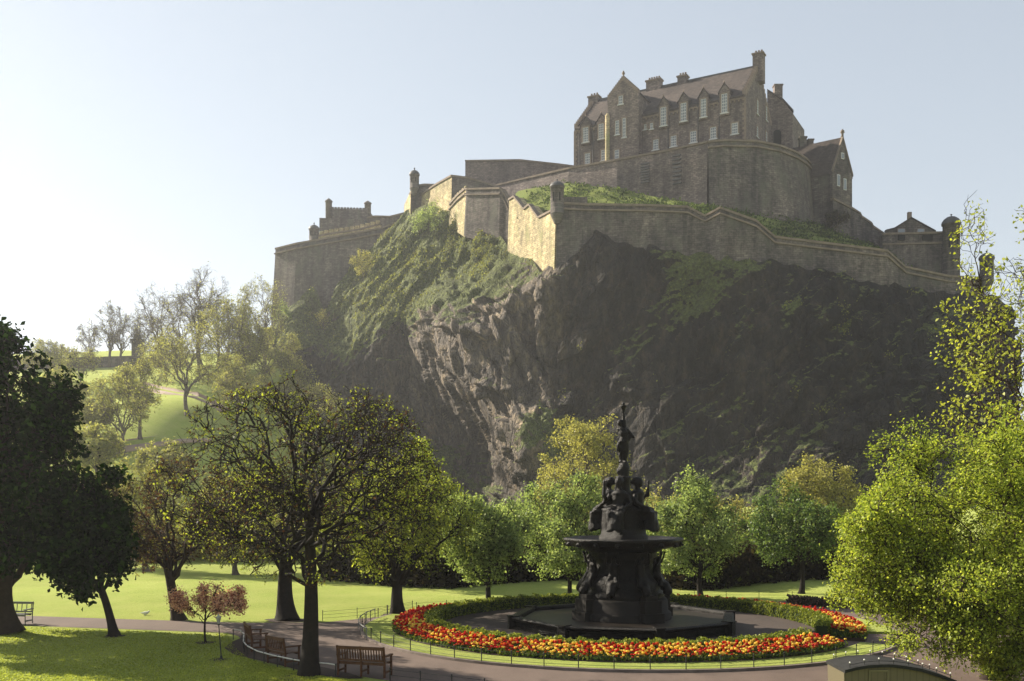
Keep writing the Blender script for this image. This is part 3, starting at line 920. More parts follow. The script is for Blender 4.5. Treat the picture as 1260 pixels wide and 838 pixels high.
def sash(p, w, h, ax_, nrm, bars=(2, 4), parent=None):
    """Stone surround, white sash with glazing bars, glass behind it, stone sill."""
    p = np.array(p)
    f = MB()
    A3 = (ax_, nrm, (0, 0, 1)); z = np.array([0, 0, 1.0])
    for sx in (-1, 1):
        f.box(p + ax_ * sx * (w / 2 + .16) + nrm * .06, (.32, .16, h + .6), 1, ax=A3)
        f.box(p + ax_ * sx * (w / 2 - .05) + nrm * .05, (.12, .1, h), 0, ax=A3)
    f.box(p + z * (h / 2 + .17) + nrm * .06, (w, .16, .3), 1, ax=A3)
    f.box(p + z * (h / 2 - .05) + nrm * .05, (w - .2, .1, .1), 0, ax=A3); f.box(p - z * (h / 2 - .05) + nrm * .05, (w - .2, .1, .1), 0, ax=A3)
    for i in range(1, bars[0] + 1):
        f.box(p + ax_ * (w * (i / (bars[0] + 1) - .5)) + nrm * .045, (.07, .07, h - .2), 0, ax=A3)
    for i in range(1, bars[1] + 1):
        f.box(p + z * (h * (i / (bars[1] + 1) - .5)) + nrm * .045, (w - .2, .065, .09 if i != (bars[1] + 1) // 2 else .14), 0, ax=A3)
    o = f.build("window", [M_FRAME, M_DRESS], parent or root, HO)
    g = MB(); g.box(p + nrm * .015, (w - .06, .04, h - .04), 0, ax=A3); g.build("pane", [M_GLASS], o, HO)
    g = MB(); g.box(p - z * (h / 2 + .16) + nrm * .12, (w + .64, .3, .22), 0, ax=A3); g.build("sill", [M_FRAME], o, HO)

def wins(lst, s0, d0, nrm, ax_, bars, proud=0.0):
    for (x0, y0, x1, y1) in lst:
        ua, va = zz(x0, y0); ub, vb = zz(x1, y1)
        a = hit(ua, va, s0, d0, nrm); c = hit(ub, vb, s0, d0, nrm); mid = hit((ua + ub) / 2, (va + vb) / 2, s0, d0, nrm)
        w = abs(np.dot(c - a, ax_)); h = abs(P(0, va, mid[1])[2] - P(0, vb, mid[1])[2])
        sash(mid + nrm * proud, max(w, .6), h, ax_, nrm, bars)
        yield mid, w, h
tall = list(wins([(528, 327, 555, 415), (625, 307, 652, 393), (722, 287, 748, 373), (822, 262, 850, 353), (152, 425, 178, 495), (228, 407, 253, 478)], 0, 0, FN, E1, (2, 5), .52))
list(wins([(487, 480, 513, 528), (573, 462, 600, 512), (668, 440, 697, 493), (765, 420, 793, 475), (868, 400, 898, 452), (157, 547, 182, 597), (236, 530, 262, 580)], 0, 0, FN, E1, (2, 3)))
list(wins([(444, 406, 456, 430), (473, 400, 487, 428)], 0, 0, FN, E1, (1, 1)))
for (p, w, h) in tall:      # gabled dormer heads breaking the eaves
    wd = w / 2 + .55
    top = max(p[2] + h / 2 + .5, zE + .3); pk = top + 1.75
    prev = MB(); a = p + E1 * wd; c = p - E1 * wd; m_ = p.copy()
    lo = p[2] - h / 2 - .55
    p = p + FN * .52; a = p + E1 * wd; c = p - E1 * wd; m_ = p.copy()
    if pk < zE + .6: pk = zE + 1.5
    prev.prism([(a[0], a[1], lo), (c[0], c[1], lo), (c[0], c[1], top), (m_[0], m_[1], pk), (a[0], a[1], top)], DD * 4.0)
    hole = prev
    # keep the window in front of the dormer face
    dm = hole.build("dormer", [ST_HOSP], root, HO)
    r2 = MB()
    for e_ in (a, c):
        q0 = np.array([e_[0], e_[1], top]) + (np.array([e_[0], e_[1], 0]) - np.array([m_[0], m_[1], 0])) * .2 - np.array([0, 0, .3]) - DD * .18
        q1 = np.array([m_[0], m_[1], pk + .05]) - DD * .18
        r2.prism([q0, q1, q1 + np.array([0, 0, .24]), q0 + np.array([0, 0, .24])], DD * 4.0)
    r2.build("dormer_roof", [M_SLATE], dm, HO)
    f2 = MB(); f2.lathe([(.13, 0), (.2, .2), (.06, .5)], np.array([m_[0], m_[1], pk + .25]), 6); f2.build("finial", [M_DRESS], dm, HO)
# stair tower
TF = -2.6
ta = hit(*zz(430 - 14, 400), 0, TF, FN); tb = hit(*zz(266, 400), 0, TF, FN)
sa = np.dot((ta - O), E1); sb = np.dot((tb - O), E1)
tz = P(0, 124, 229)[2]; tpk = P(0, 96.5, 226)[2]
mb = MB(); mb.prism([at(sa, TF, z0), at(sb, TF, z0), at(sb, TF, tz), at((sa + sb) / 2, TF, tpk), at(sa, TF, tz)], DD * 13.0)
tw = mb.build("stair_tower", [ST_HOSP], root, HO)
mb = MB()
for s_, sg in ((sa, -1), (sb, 1)):
    q0 = at(s_ + sg * .3, TF - .1, tz - .15); q1 = at((sa + sb) / 2, TF - .1, tpk + .1)
    mb.prism([q0 + DD * .8, q1 + DD * .8, q1 + DD * .8 + [0, 0, .28], q0 + DD * .8 + [0, 0, .28]], DD * 12.0)
mb.build("tower_roof", [M_SLATE], tw, HO)
mb = MB()
for k in range(10):
    f = (k + .5) / 10
    for s_ in (sa, sb):
        mb.box(at(s_ + ((sa + sb) / 2 - s_) * f, TF + .32, tz + f * (tpk - tz) + .3), (abs(sb - sa) / 20 + .02, .75, 1.0), 0, ax=(E1, DD, (0, 0, 1)))
mb.lathe([(.2, 0), (.16, .5), (.38, .7), (.3, 1.1), (.05, 1.5)], at((sa + sb) / 2, TF + .3, tpk + .5), 8)
mb.build("crow_steps", [M_DRESS], tw, HO)
mb = MB(); stz = P(0, 145, 229)[2]
mb.lathe([(.55, z0), (.55, stz), (.25, stz + .5)], at(sb - .1, TF - .25, 0), 14); mb.build("corner_shaft", [ST_LIT], tw, HO)
def tower_windows():
    for (x0, y0, x1, y1), bars in (((305, 388, 322, 455), (1, 4)), ((340, 376, 355, 468), (1, 5)), ((302, 530, 322, 572), (1, 2)), ((321, 268, 340, 308), (1, 2))):
        ua, va = zz(x0, y0); ub, vb = zz(x1, y1); mid = hit((ua + ub) / 2, (va + vb) / 2, 0, TF, FN)
        sash(mid, max(.7, (ub - ua) / FPX * mid[1] * 1.1), (vb - va) / FPX * mid[1], E1, FN, bars)
tower_windows()
# gable end
for (x0, y0, x1, y1), bars in (((985, 290, 997, 355), (1, 4)), ((1028, 320, 1040, 385), (1, 4)), ((983, 417, 997, 465), (1, 3)), ((1028, 443, 1040, 495), (1, 3))):
    ua, va = zz(x0, y0); ub, vb = zz(x1, y1); mid = hit((ua + ub) / 2, (va + vb) / 2, 0, 0, -E1)
    sash(mid, 1.25, (vb - va) / FPX * mid[1], DD, -E1, bars)
# downpipes
for x0 in (130, 197, 560, 705, 808):
    mb = MB(); p = hit(*zz(x0, 480), 0, 0, FN); mb.tube([(p[0], p[1], z0) + FN * .12, (p[0], p[1], zE - .4) + FN * .12], .11, 6); mb.box(np.array([p[0], p[1], zE - .3]) + FN * .14, (.4, .3, .5), 0, ax=(E1, DD, (0, 0, 1)))
    mb.build("downpipe", [M_LEAD], root, HO)
# chimneys
def chimney(u0, u1, vt_, s_line, pots, dd=1.7):
    a = hit(u0, vt_, 0, s_line, FN); c = hit(u1, vt_, 0, s_line, FN); mid = (a + c) / 2
    w = abs(np.dot(c - a, E1)); zt = EYE + (HOR - vt_) / FPX * mid[1]
    b_ = MB(); b_.box((mid[0], mid[1], (zt + zR - 3.5) / 2), (w, dd, zt - zR + 3.5), 0, ax=(E1, DD, (0, 0, 1)))
    b_.box((mid[0], mid[1], zt - .25), (w + .4, dd + .4, .34), 1, ax=(E1, DD, (0, 0, 1)))
    o = b_.build("chimney", [ST_HOSP, M_DRESS], root, HO)
    pt = MB()
    for k in range(pots):
        q = mid + E1 * ((k + .5) / pots - .5) * w * .85; pt.lathe([(.24, zt - .1), (.2, zt + .55), (.25, zt + .6), (.25, zt + .7)], (q[0], q[1], 0), 8)
    pt.build("chimney_pots", [M_DRESS], o, HO)
chimney(725.5, 737.5, 118.5, DEP / 2, 3); chimney(796.5, 814, 98.5, DEP / 2, 5); chimney(835, 846, 93.5, DEP / 2, 3); chimney(927.5, 940, 66, DEP / 2, 3, 2.0)
# rear wing seen past the gable
a = P(944, 112, 236); c = P(976, 137.5, 234.5)
mb = MB(); mb.prism([(a[0], a[1], z0), (c[0], c[1], z0), P(975.3, 139, 234.5), P(964, 124, 235), a], (6, 11, 0)); wg = mb.build("rear_wing", [ST_HOSP], root, HO)
mb = MB(); sweep(mb, [a + [0, 0, .1], P(964, 123.6, 235), P(976.5, 137.5, 234.5)], .3, 8, .3, .05); mb.build("wing_roof", [M_SLATE], wg, HO)
mb = MB(); p = P(957, 113, 237); mb.box(p - np.array([0, 0, .6]), (1.9, 1.6, 4.2)); mb.box(p + np.array([0, 0, 1.4]), (2.2, 1.9, .3)); mb.build("chimney", [ST_HOSP], root, HO)
mb = MB()
for (u0, v0, w, h) in ((956.8, 172, 1.9, 2.6),):
    p = P(u0, v0, 234.6); mb.box(p + np.array([-.2, -.35, 0]), (w, .3, h)); mb.tube([p + np.array([-.2, -.5, h / 2]), p + np.array([-.2, -.2, h / 2])], w / 2, 12)
mb.build("arched_door", [M_VOID], root, HO)
# ------------------------------------------------------------------ morning haze
HAZE = 0.00025
mb = MB(); mb.box((0, 470, 58), (1840, 1120, 122))
hm = bpy.data.materials.new("haze"); hm.use_nodes = True
hn = hm.node_tree.nodes; hn.clear()
ho = hn.new("ShaderNodeOutputMaterial"); hv = hn.new("ShaderNodeVolumePrincipled")
hv.inputs["Color"].default_value = (.93, .95, .98, 1)
hv.inputs["Density"].default_value = HAZE
hv.inputs["Anisotropy"].default_value = 0.5
hm.node_tree.links.new(hv.outputs[0], ho.inputs["Volume"])
tag(mb.build("haze", [hm]), kind="stuff")
# ------------------------------------------------------------------ trees
M_BARK = plain("dark_bark", (.013, .0095, .007), .95, .45, 6.0)
M_BARK2 = plain("brown_bark", (.032, .022, .016), .95, .4, 6.0)
M_BARK3 = plain("grey_bark", (.11, .09, .072), .95, .35, 5.0)

def tubes(paths, radii, seg):
    """paths (N,K,3), radii (N,K) -> verts, quads; every path one tapered tube."""
    N, K, _ = paths.shape
    T = np.gradient(paths, axis=1)
    T /= np.linalg.norm(T, axis=2, keepdims=True) + 1e-9
    ref = np.where(np.abs(T[:, :1, 2:3]) < .8, np.array([0, 0, 1.0]), np.array([1.0, 0, 0]))
    ref = np.repeat(ref, K, 1)
    A = np.cross(T, ref); A /= np.linalg.norm(A, axis=2, keepdims=True) + 1e-9
    Bq = np.cross(A, T)
    an = np.arange(seg) * 2 * np.pi / seg
    V = paths[:, :, None, :] + radii[:, :, None, None] * (np.cos(an)[None, None, :, None] * A[:, :, None, :] + np.sin(an)[None, None, :, None] * Bq[:, :, None, :])
    V = V.reshape(-1, 3)
    n = np.arange(N)[:, None, None] * (K * seg); k = np.arange(K - 1)[None, :, None] * seg; j = np.arange(seg)[None, None, :]
    a = n + k + j; b = n + k + (j + 1) % seg
    F = np.stack([a, b, b + seg, a + seg], -1).reshape(-1, 4)
    return V, F

def unit(v): return v / (np.linalg.norm(v, axis=-1, keepdims=True) + 1e-9)

def wobble(rng, paths, amt):
    N, K, _ = paths.shape
    st = rng.normal(size=(N, K, 3)); st[:, 0] = 0
    w = np.cumsum(st, axis=1)
    t = np.linspace(0, 1, K)[None, :, None]
    w = w - t * w[:, -1:]
    L = np.linalg.norm(paths[:, -1] - paths[:, 0], axis=1)[:, None, None]
    return paths + w * L * amt / math.sqrt(K)

def make_tree(name, base, trunk_h, trunk_r, crown_c, crown_r, seed, leaf_mat, bark, n1=9, n2=60, n3=420, n4=2600, leaves=9000, leaf=.12,
              label=None, cat="tree", group=None, lean=(0, 0), low=0.0, up=.25, twig_r=.012, clump=.5, lump=.22, leaf_t=.35, forks=1, spread=1.0,
              aspect=.62, droop=.0, stemz=None, base_z=None, leaf_bias=None, fork_lo=None):
    """base: world point; crown_c relative to base; crown_r radii of the crown envelope."""
    rng = np.random.default_rng(seed)
    cc = np.array(crown_c, float); cr = np.array(crown_r, float)
    def env(p):
        q = (p - cc) / cr
        r = np.linalg.norm(q, axis=-1)
        f = 1 + lump * 1.6 * fbm(unit(q).reshape(-1, 3) * 2.1 + seed * 3.7, 3, seed).reshape(r.shape)
        return r / f
    V, F = [], []
    def put(paths, radii, seg):
        v, f = tubes(paths, radii, seg); o = sum(len(x) for x in V); V.append(v); F.append(f + o)
    # trunk
    K = 9
    t = np.linspace(0, 1, K)
    fork = np.array([lean[0], lean[1], trunk_h])
    bend = np.array([rng.normal() * .05, rng.normal() * .05, 0]) * trunk_h
    tp = (t[:, None] * fork + np.sin(t * np.pi)[:, None] * bend)[None]
    flare = 1 + (.75 if fork_lo is None else .4) * np.exp(-t * trunk_h / (trunk_r * 1.5))
    put(tp + np.array([0, 0, -.06]), (trunk_r * (1 - (.22 if fork_lo is None else .5) * t) * flare)[None], 12)
    # leader and limbs
    K1 = 12
    ang = np.arange(n1) * 2.399 + rng.uniform(0, 6.28)
    el = np.arcsin(np.clip(np.linspace(low, .97, n1) + rng.normal(size=n1) * .08, -.6, .99))
    dirs = np.stack([np.cos(ang) * np.cos(el), np.sin(ang) * np.cos(el), np.sin(el)], 1)
    tgt = cc + dirs * cr * rng.uniform(.72, .95, (n1, 1))
    if n1 and forks:
        f0 = np.clip(rng.uniform(.72, 1.0, n1) - (1 - np.sin(el)) * .12, .5, 1)
    else:
        f0 = np.ones(n1)
    if fork_lo is not None:      # limbs leave a tall leader one above another
        f0 = np.clip(fork_lo + (1 - fork_lo) * (np.sin(el) - low) / (1 - low) * 1.5 + rng.normal(size=n1) * .06, fork_lo, 1)
    st = np.stack([np.interp(f0, t, tp[0, :, k]) for k in range(3)], 1)
    d = tgt - st
    ctrl = st + d * .42 + np.array([0, 0, 1.0]) * np.linalg.norm(d, axis=1)[:, None] * up * rng.uniform(.3, 1.0, (n1, 1))
    tt = np.linspace(0, 1, K1)[None, :, None]
    p1 = (1 - tt) ** 2 * st[:, None] + 2 * (1 - tt) * tt * ctrl[:, None] + tt ** 2 * tgt[:, None]
    p1 = wobble(rng, p1, .10 if fork_lo is None else .17)
    r1 = trunk_r * (.74 / math.sqrt(max(n1, 2) / 3.0)) * rng.uniform(.75, 1.15, (n1, 1)) * (1 - np.linspace(0, 1, K1)[None] * .86)
    put(p1, r1, 8)
    def children(pp, rr, n, K, lo, lf, ratio, tang, rnd, outw, upw, wob, minr):
        N = len(pp)
        L = np.linalg.norm(pp[:, -1] - pp[:, 0], axis=1)
        idx = rng.choice(N, n, p=L / L.sum())
        f = lo + (1 - lo) * rng.random(n) ** .8
        x = f * (pp.shape[1] - 1); i = np.minimum(x.astype(int), pp.shape[1] - 2); w = (x - i)[:, None]
        s0 = pp[idx, i] * (1 - w) + pp[idx, i + 1] * w
        rad = rr[idx, i] * (1 - w[:, 0]) + rr[idx, i + 1] * w[:, 0]
        tg = unit(pp[idx, i + 1] - pp[idx, i])
        out = unit((s0 - cc) / cr)
        dr = unit(tg * tang + unit(rng.normal(size=(n, 3))) * rnd + out * outw + np.array([0, 0, upw]))
        ln = lf * rng.uniform(.55, 1.15, n) * (1.15 - .45 * f)
        for _ in range(5):
            e = env(s0 + dr * ln[:, None])
            ln = np.where(e > 1.0, ln * .72, ln)
        en = s0 + dr * ln[:, None]
        k = np.linspace(0, 1, K)[None, :, None]
        sag = np.array([0, 0, 1.0]) * (k * (1 - k)) * ln[:, None, None] * (.25 - droop)
        P_ = s0[:, None] * (1 - k) + en[:, None] * k + sag
        P_ = wobble(rng, P_, wob)
        r0 = np.maximum(np.minimum(rad * ratio, ln * .05), minr)
        rr2 = r0[:, None] * (1 - np.linspace(0, 1, K)[None] * .8) + minr * .3
        return P_, rr2
    size = float(np.mean(cr))
    p2, r2 = children(p1, r1, n2, 9, .22, size * .62 * spread, .62, .55, .75, .35, .12, .16, .02)
    put(p2, r2, 6)
    p3, r3 = children(np.concatenate([p1[:, 4:], p2[:, -8:]]), np.concatenate([r1[:, 4:], r2[:, -8:]]), n3, 7, .15, size * .34 * spread, .6, .45, .9, .3, .1, .2, .012)
    put(p3, r3, 4)
    p4 = None
    if n4:
        p4, r4 = children(p3, r3, n4, 5, .1, size * .17 * spread, .7, .5, .9, .25, .1, .22, twig_r * .55)
        r4 = np.maximum(r4, twig_r * np.array([1, .9, .8, .65, .45])[None])
        put(p4, r4, 3)
    root = empty(name, base, label, cat, group)
    raw_mesh("trunk", np.concatenate(V), [np.concatenate(F)], [bark], root, smooth=True, uv=False)
    # leaves
    if leaves:
        src = p4 if p4 is not None else p3
        if leaf_bias is not None:       # barer on one side
            sc = leaf_bias(src[:, -1])
            prob = np.clip(sc, .001, None); prob = prob / prob.sum()
            idx = rng.choice(len(src), leaves, p=prob)
        else:
            idx = rng.integers(0, len(src), leaves)
        f = leaf_t + (1 - leaf_t) * rng.random(leaves)
        x = f * (src.shape[1] - 1); i = np.minimum(x.astype(int), src.shape[1] - 2); w = (x - i)[:, None]
        c = src[idx, i] * (1 - w) + src[idx, i + 1] * w + rng.normal(size=(leaves, 3)) * leaf * clump
        nrm = unit(rng.normal(size=(leaves, 3)) + unit((c - cc) / cr) * .55 + np.array([0, 0, .55]))
        a = unit(np.cross(nrm, rng.normal(size=(leaves, 3))))
        bb = np.cross(nrm, a)
        sz = leaf * rng.uniform(.55, 1.35, leaves)[:, None]
        q0 = c - a * sz * .55; q2 = c + a * sz * .55 - nrm * sz * .12
        q1 = c + bb * sz * aspect * .55 + nrm * sz * .10; q3 = c - bb * sz * aspect * .55 + nrm * sz * .10
        LV = np.stack([q0, q1, q2, q3], 1).reshape(-1, 3)
        LF = np.arange(leaves * 4).reshape(-1, 4)
        tw = _h(idx, idx * 0, idx * 0, seed)
        tint = np.clip(.5 + .30 * rng.normal(size=leaves) * .8 + (tw - .5) * .5, 0, 1)
        raw_mesh("crown", LV, [LF], [leaf_mat], root, tint=np.repeat(tint, 4), uv=False)
    return root

L_DARK = leafmat("dark_chestnut_leaf", [(0, (.004, .010, .002)), (.6, (.010, .026, .004)), (1, (.04, .085, .010))], .35, 0)
L_BUD = leafmat("budding_leaf", [(0, (.035, .015, .010)), (.34, (.08, .042, .018)), (.5, (.19, .23, .025)), (1, (.40, .45, .06))], .5)
L_RED = leafmat("bronze_leaf", [(0, (.035, .014, .012)), (.5, (.085, .042, .026)), (.7, (.14, .12, .035)), (1, (.26, .27, .05))], .5)
L_LIME = leafmat("lime_leaf", [(0, (.13, .185, .022)), (.5, (.29, .365, .043)), (1, (.50, .54, .088))], .55)
L_YEL = leafmat("yellow_green_leaf", [(0, (.14, .17, .025)), (.5, (.25, .30, .04)), (1, (.41, .44, .07))], .55)
L_OLV = leafmat("olive_lime_leaf", [(0, (.16, .18, .02)), (.5, (.29, .33, .04)), (1, (.46, .48, .08))], .55)
L_MID = leafmat("fresh_green_leaf", [(0, (.12, .175, .055)), (.5, (.25, .33, .11)), (1, (.38, .45, .17))], .55)
L_DIM = leafmat("dull_green_leaf", [(0, (.05, .09, .028)), (.5, (.10, .16, .045)), (1, (.18, .24, .06))], .5)
L_PALE = leafmat("pale_olive_leaf", [(0, (.18, .17, .05)), (.5, (.31, .30, .085)), (1, (.45, .43, .14))], .5)
L_PINK = leafmat("copper_pink_leaf", [(0, (.20, .05, .05)), (.25, (.45, .17, .12)), (.45, (.72, .40, .28)), (1, (.9, .60, .42))], .5)
L_HILL = leafmat("hill_leaf", [(0, (.18, .175, .065)), (.5, (.28, .29, .09)), (1, (.40, .40, .14))], .5)
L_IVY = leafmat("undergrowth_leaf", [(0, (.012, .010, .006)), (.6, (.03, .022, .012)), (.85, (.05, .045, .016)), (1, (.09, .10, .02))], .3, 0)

def on(u, v, **k):
    return G(u, v)

def crown(b, u, v0, v1, half, yoff=0.0, depth=1.0):
    """Crown centre and radii, relative to the base, from the tree's own extent."""
    Y = b[1] + yoff
    c = P(u, (v0 + v1) / 2, Y); rz = abs(v1 - v0) / 2 / FPX * Y; rx = half / FPX * Y
    return c - b, (rx, rx * depth, rz)

# --- the spreading budding tree in front
b = G(380, 831)
cc_, cr_ = crown(b, 372, 462, 722, 178)
make_tree("budding_tree", b, 5.0, .285, cc_, cr_, 11, L_BUD, M_BARK, n1=20, n2=120, n3=620, n4=3000, leaves=9500, leaf=.08, low=-.3, up=.22, twig_r=.0095, clump=.9, lump=.05, fork_lo=.55,
          label="spreading dark branched tree with sparse yellow buds by the benches", spread=.95)
# --- big right tree
b = G(1216, 836)
cc_, cr_ = crown(b, 1212, 518, 826, 196, -1.0, .9)
make_tree("lime_tree", b, 1.6, .17, cc_, cr_, 23, L_LIME, M_BARK2, n1=16, n2=150, n3=1300, n4=9000, leaves=175000, leaf=.078, low=-.6, up=.2, clump=1.5, lump=.3,
          label="dense bright lime green round tree filling the lower right corner", leaf_t=.1)
# --- tall sparse tree on the right edge
b = np.array([21.6, 40.5, 0])
make_tree("sparse_tree", b, 5.0, .26, (0.4, 0, 10.8), (5.2, 4.4, 7.2), 37, L_OLV, M_BARK2, n1=14, n2=80, n3=420, n4=2200, leaves=9000, leaf=.15, low=-.35, up=.22, clump=1.0, lump=.3,
          label="tall tree with sparse yellow green leaf clusters on the right edge", leaf_t=.4)
# --- dark chestnut on the left edge
b = G(3, 779)
make_tree("chestnut_tree", b, 2.6, .52, (-.9, -.4, 6.9), (4.7, 4.4, 5.6), 41, L_DARK, M_BARK2, n1=14, n2=110, n3=700, n4=4200, leaves=36000, leaf=.24, low=-.7, up=.12, clump=.8, lump=.22,
          label="large dark leafed tree with a thick flared trunk on the left edge", leaf_t=.2)
b = G(141, 783)
make_tree("leaning_tree", b, 2.3, .17, (-1.5, .3, 3.9), (2.2, 2.3, 2.6), 43, L_DARK, M_BARK, n1=9, n2=60, n3=320, n4=1500, leaves=9500, leaf=.24, low=-.6, up=.1, clump=.8, lean=(-.75, .2), lump=.25,
          label="small dark tree with a leaning bare trunk left of the pink tree", leaf_t=.2)
# --- pink sapling
b = G(253, 791)
make_tree("copper_sapling", b, 1.15, .045, (.2, 0, 1.72), (1.65, 1.3, .56), 47, L_PINK, M_BARK, n1=8, n2=34, n3=160, n4=600, leaves=6000, leaf=.08, low=-.25, up=.1, twig_r=.006, clump=1.2,
          label="small young tree with coppery pink leaves on the near lawn", leaf_t=.2)
# --- trees along the far path
b = G(220, 763)
make_tree("bronze_tree", b, 2.5, .24, (-.1, 0, 4.6), (3.6, 3.2, 2.6), 53, L_RED, M_BARK2, n1=11, n2=70, n3=400, n4=2000, leaves=6500, leaf=.11, low=-.4, up=.2, lean=(-.5, 0), clump=1.0,
          label="small tree with reddish trunk and bronze leaves behind the path at left", spread=.95)
b = G(353, 763)
make_tree("thick_trunk_tree", b, 2.9, .36, (.2, .3, 5.6), (4.1, 3.6, 3.2), 59, L_RED, M_BARK, n1=11, n2=55, n3=280, n4=1200, leaves=3200, leaf=.11, low=-.35, up=.2, clump=1.0,
          label="thick trunked tree directly behind the budding tree")
b = G(490, 757)
make_tree("yellow_green_tree", b, 1.9, .28, (.25, .2, 4.5), (3.7, 3.4, 3.0), 61, L_YEL, M_BARK, n1=12, n2=80, n3=480, n4=2400, leaves=12000, leaf=.12, low=-.5, up=.18, clump=1.1,
          label="yellow green tree just left of the tulip ring's far end")
b = G(602, 748)
make_tree("fresh_green_tree", b, 2.1, .14, (-.2, .2, 3.9), (2.75, 2.6, 2.2), 67, L_MID, M_BARK, n1=12, n2=80, n3=460, n4=2200, leaves=17000, leaf=.13, low=-.5, up=.15, clump=1.2, lump=.38,
          label="round spring green tree on the lawn left of the fountain")
b = G(701, 740)
make_tree("fresh_green_tree", b, 1.7, .13, (.2, .2, 4.0), (2.6, 2.6, 2.9), 71, L_MID, M_BARK, n1=12, n2=80, n3=460, n4=2200, leaves=18000, leaf=.13, low=-.5, up=.15, clump=1.2, lump=.38,
          label="bright green tree partly hidden behind the fountain's left side")
b = G(863, 737)
make_tree("fresh_green_tree", b, 1.9, .15, (-.4, .2, 3.9), (2.9, 2.8, 2.8), 73, L_MID, M_BARK, n1=12, n2=80, n3=460, n4=2200, leaves=19000, leaf=.13, low=-.55, up=.15, clump=1.2, lump=.38,
          label="round green tree just right of the fountain, its trunk on the lawn")
b = G(986, 731)
make_tree("dark_green_tree", b, 2.0, .15, (-.6, .2, 3.8), (3.4, 3.0, 2.3), 79, L_DIM, M_BARK, n1=12, n2=80, n3=460, n4=2200, leaves=17000, leaf=.13, low=-.5, up=.15, clump=1.2, lump=.38,
          label="broad dark green tree between the round green tree and lime tree")
def far(u, v0, v1, half, Y, seed, lm, label, name="pale_tree", leaves=9000, leaf=.24, z=None, **kw):
    x = (u - 630) / FPX * Y
    b = np.array([x, Y, float(ground_z(x, Y)) if z is None else z])
    cc_, cr_ = crown(b, u, v0, v1, half)
    th = max(1.2, cc_[2] - cr_[2] * .75)
    k = dict(lump=.36, n1=11, n2=60, n3=300, n4=1200, low=-.5, up=.2, clump=1.1, twig_r=.018, spread=1.0)
    k.update(kw)
    return make_tree(name, b, th, max(.16, cr_[2] * .05), cc_, cr_, seed, lm, M_BARK3, leaves=leaves, leaf=leaf, label=label, **k)
far(722, 505, 650, 66, 98, 83, L_PALE, "tall pale yellow tree rising behind the fountain's left side", leaves=14000, leaf=.22)
far(1004, 556, 668, 47, 84, 89, L_PALE, "pale olive tree rising above the dark green tree at right", leaves=13000, leaf=.19)
far(850, 598, 680, 48, 82, 97, L_PALE, "pale olive tree just behind the round green tree", leaves=8000, leaf=.19)
far(912, 612, 690, 34, 80, 101, L_PALE, "small pale olive tree behind and left of the dark green tree", leaves=6000, leaf=.19)
far(640, 608, 700, 40, 82, 103, L_MID, "mid green tree behind the gap left of the fountain", leaves=8000, leaf=.2)
far(680, 590, 690, 36, 92, 107, L_PALE, "thin pale tree behind the fountain's left basin edge", leaves=5000, leaf=.2)
far(795, 600, 700, 36, 88, 109, L_PALE, "thin pale tree behind the fountain's right basin edge", leaves=5000, leaf=.2)
far(525, 585, 690, 62, 80, 113, L_RED, "reddish tree behind the yellow green tree", "bronze_tree", leaves=7000, leaf=.15)
far(515, 560, 700, 58, 62, 127, L_LIME, "lime green tree behind the budding tree's right side", "lime_tree", leaves=14000, leaf=.15)
far(430, 560, 700, 60, 66, 131, L_YEL, "soft yellow green tree seen through the budding tree", leaves=8000, leaf=.16)
far(290, 570, 700, 62, 72, 137, L_HILL, "pale tree seen through the left side of the budding tree", leaves=8000, leaf=.17)
far(180, 560, 690, 50, 74, 139, L_HILL, "pale olive tree behind the bronze tree", leaves=8000, leaf=.17)
far(120, 575, 690, 40, 78, 149, L_HILL, "pale tree showing between the dark tree and the bronze tree", leaves=6000, leaf=.17)
# --- hillside trees
HL = [  # u, foot v, crown top v, half width, leaves, lean, label
    (231, 512, 395, 55, 4200, "large bare hillside tree beside the upper path", 11),
    (153, 560, 452, 40, 4200, "rounded hazy tree standing between the two hill paths", 12),
    (172, 540, 440, 34, 3000, "hazy leaning tree just left of the upper path's end", 13),
    (75, 530, 456, 36, 5200, "low pale round tree below the ridge at left", 14),
    (278, 470, 368, 42, 6500, "pale yellow leafed tree left of the castle's far left bastion", 15),
    (325, 440, 338, 34, 4200, "tall pale tree touching the far left bastion", 16),
    (247, 430, 322, 36, 500, "tallest bare tree on the hill skyline", 17),
    (196, 430, 348, 40, 500, "wide bare skyline tree left of the tallest one", 18),
    (150, 440, 380, 24, 250, "bare skyline tree right of the ridge wall", 19),
    (135, 440, 375, 22, 250, "slim bare skyline tree above the ridge wall", 20),
    (110, 440, 395, 18, 200, "smallest bare skyline tree at the left", 21),
    (325, 480, 405, 44, 8000, "bushy green tree below the far left bastion", 22),
    (118, 545, 490, 26, 2500, "small thin hazy tree left of the lower path", 23),
    (205, 470, 415, 36, 4500, "pale yellow bush-like tree above the upper path", 24),
    (300, 465, 385, 30, 3500, "pale tree right of the yellow leafed one below the bastion", 25),
    (222, 440, 365, 34, 600, "brown bare tree between the two tallest skyline trees", 26),
    (268, 440, 360, 34, 2500, "hazy brown tree in front of the skyline right of the tallest tree", 28),
    (60, 470, 420, 30, 3500, "pale tree beside the chestnut on the hill at far left", 31),
    (98, 480, 425, 26, 2500, "thin pale tree on the slope below the ridge wall", 32),
    (290, 520, 440, 34, 5200, "pale green tree below the upper path's right end", 33),
    (350, 520, 430, 40, 7000, "pale bushy tree at the foot of the shaded cliff", 34),
    (390, 560, 470, 36, 6000, "hazy tree against the cliff above the budding tree", 35),
    (120, 600, 525, 34, 6000, "pale tree below the lower path at left", 36),
    (200, 610, 540, 34, 5000, "pale tree below the lower path behind the bronze tree", 37),
    (176, 440, 385, 22, 300, "bare skyline tree right of the chimney-like post", 29),
]
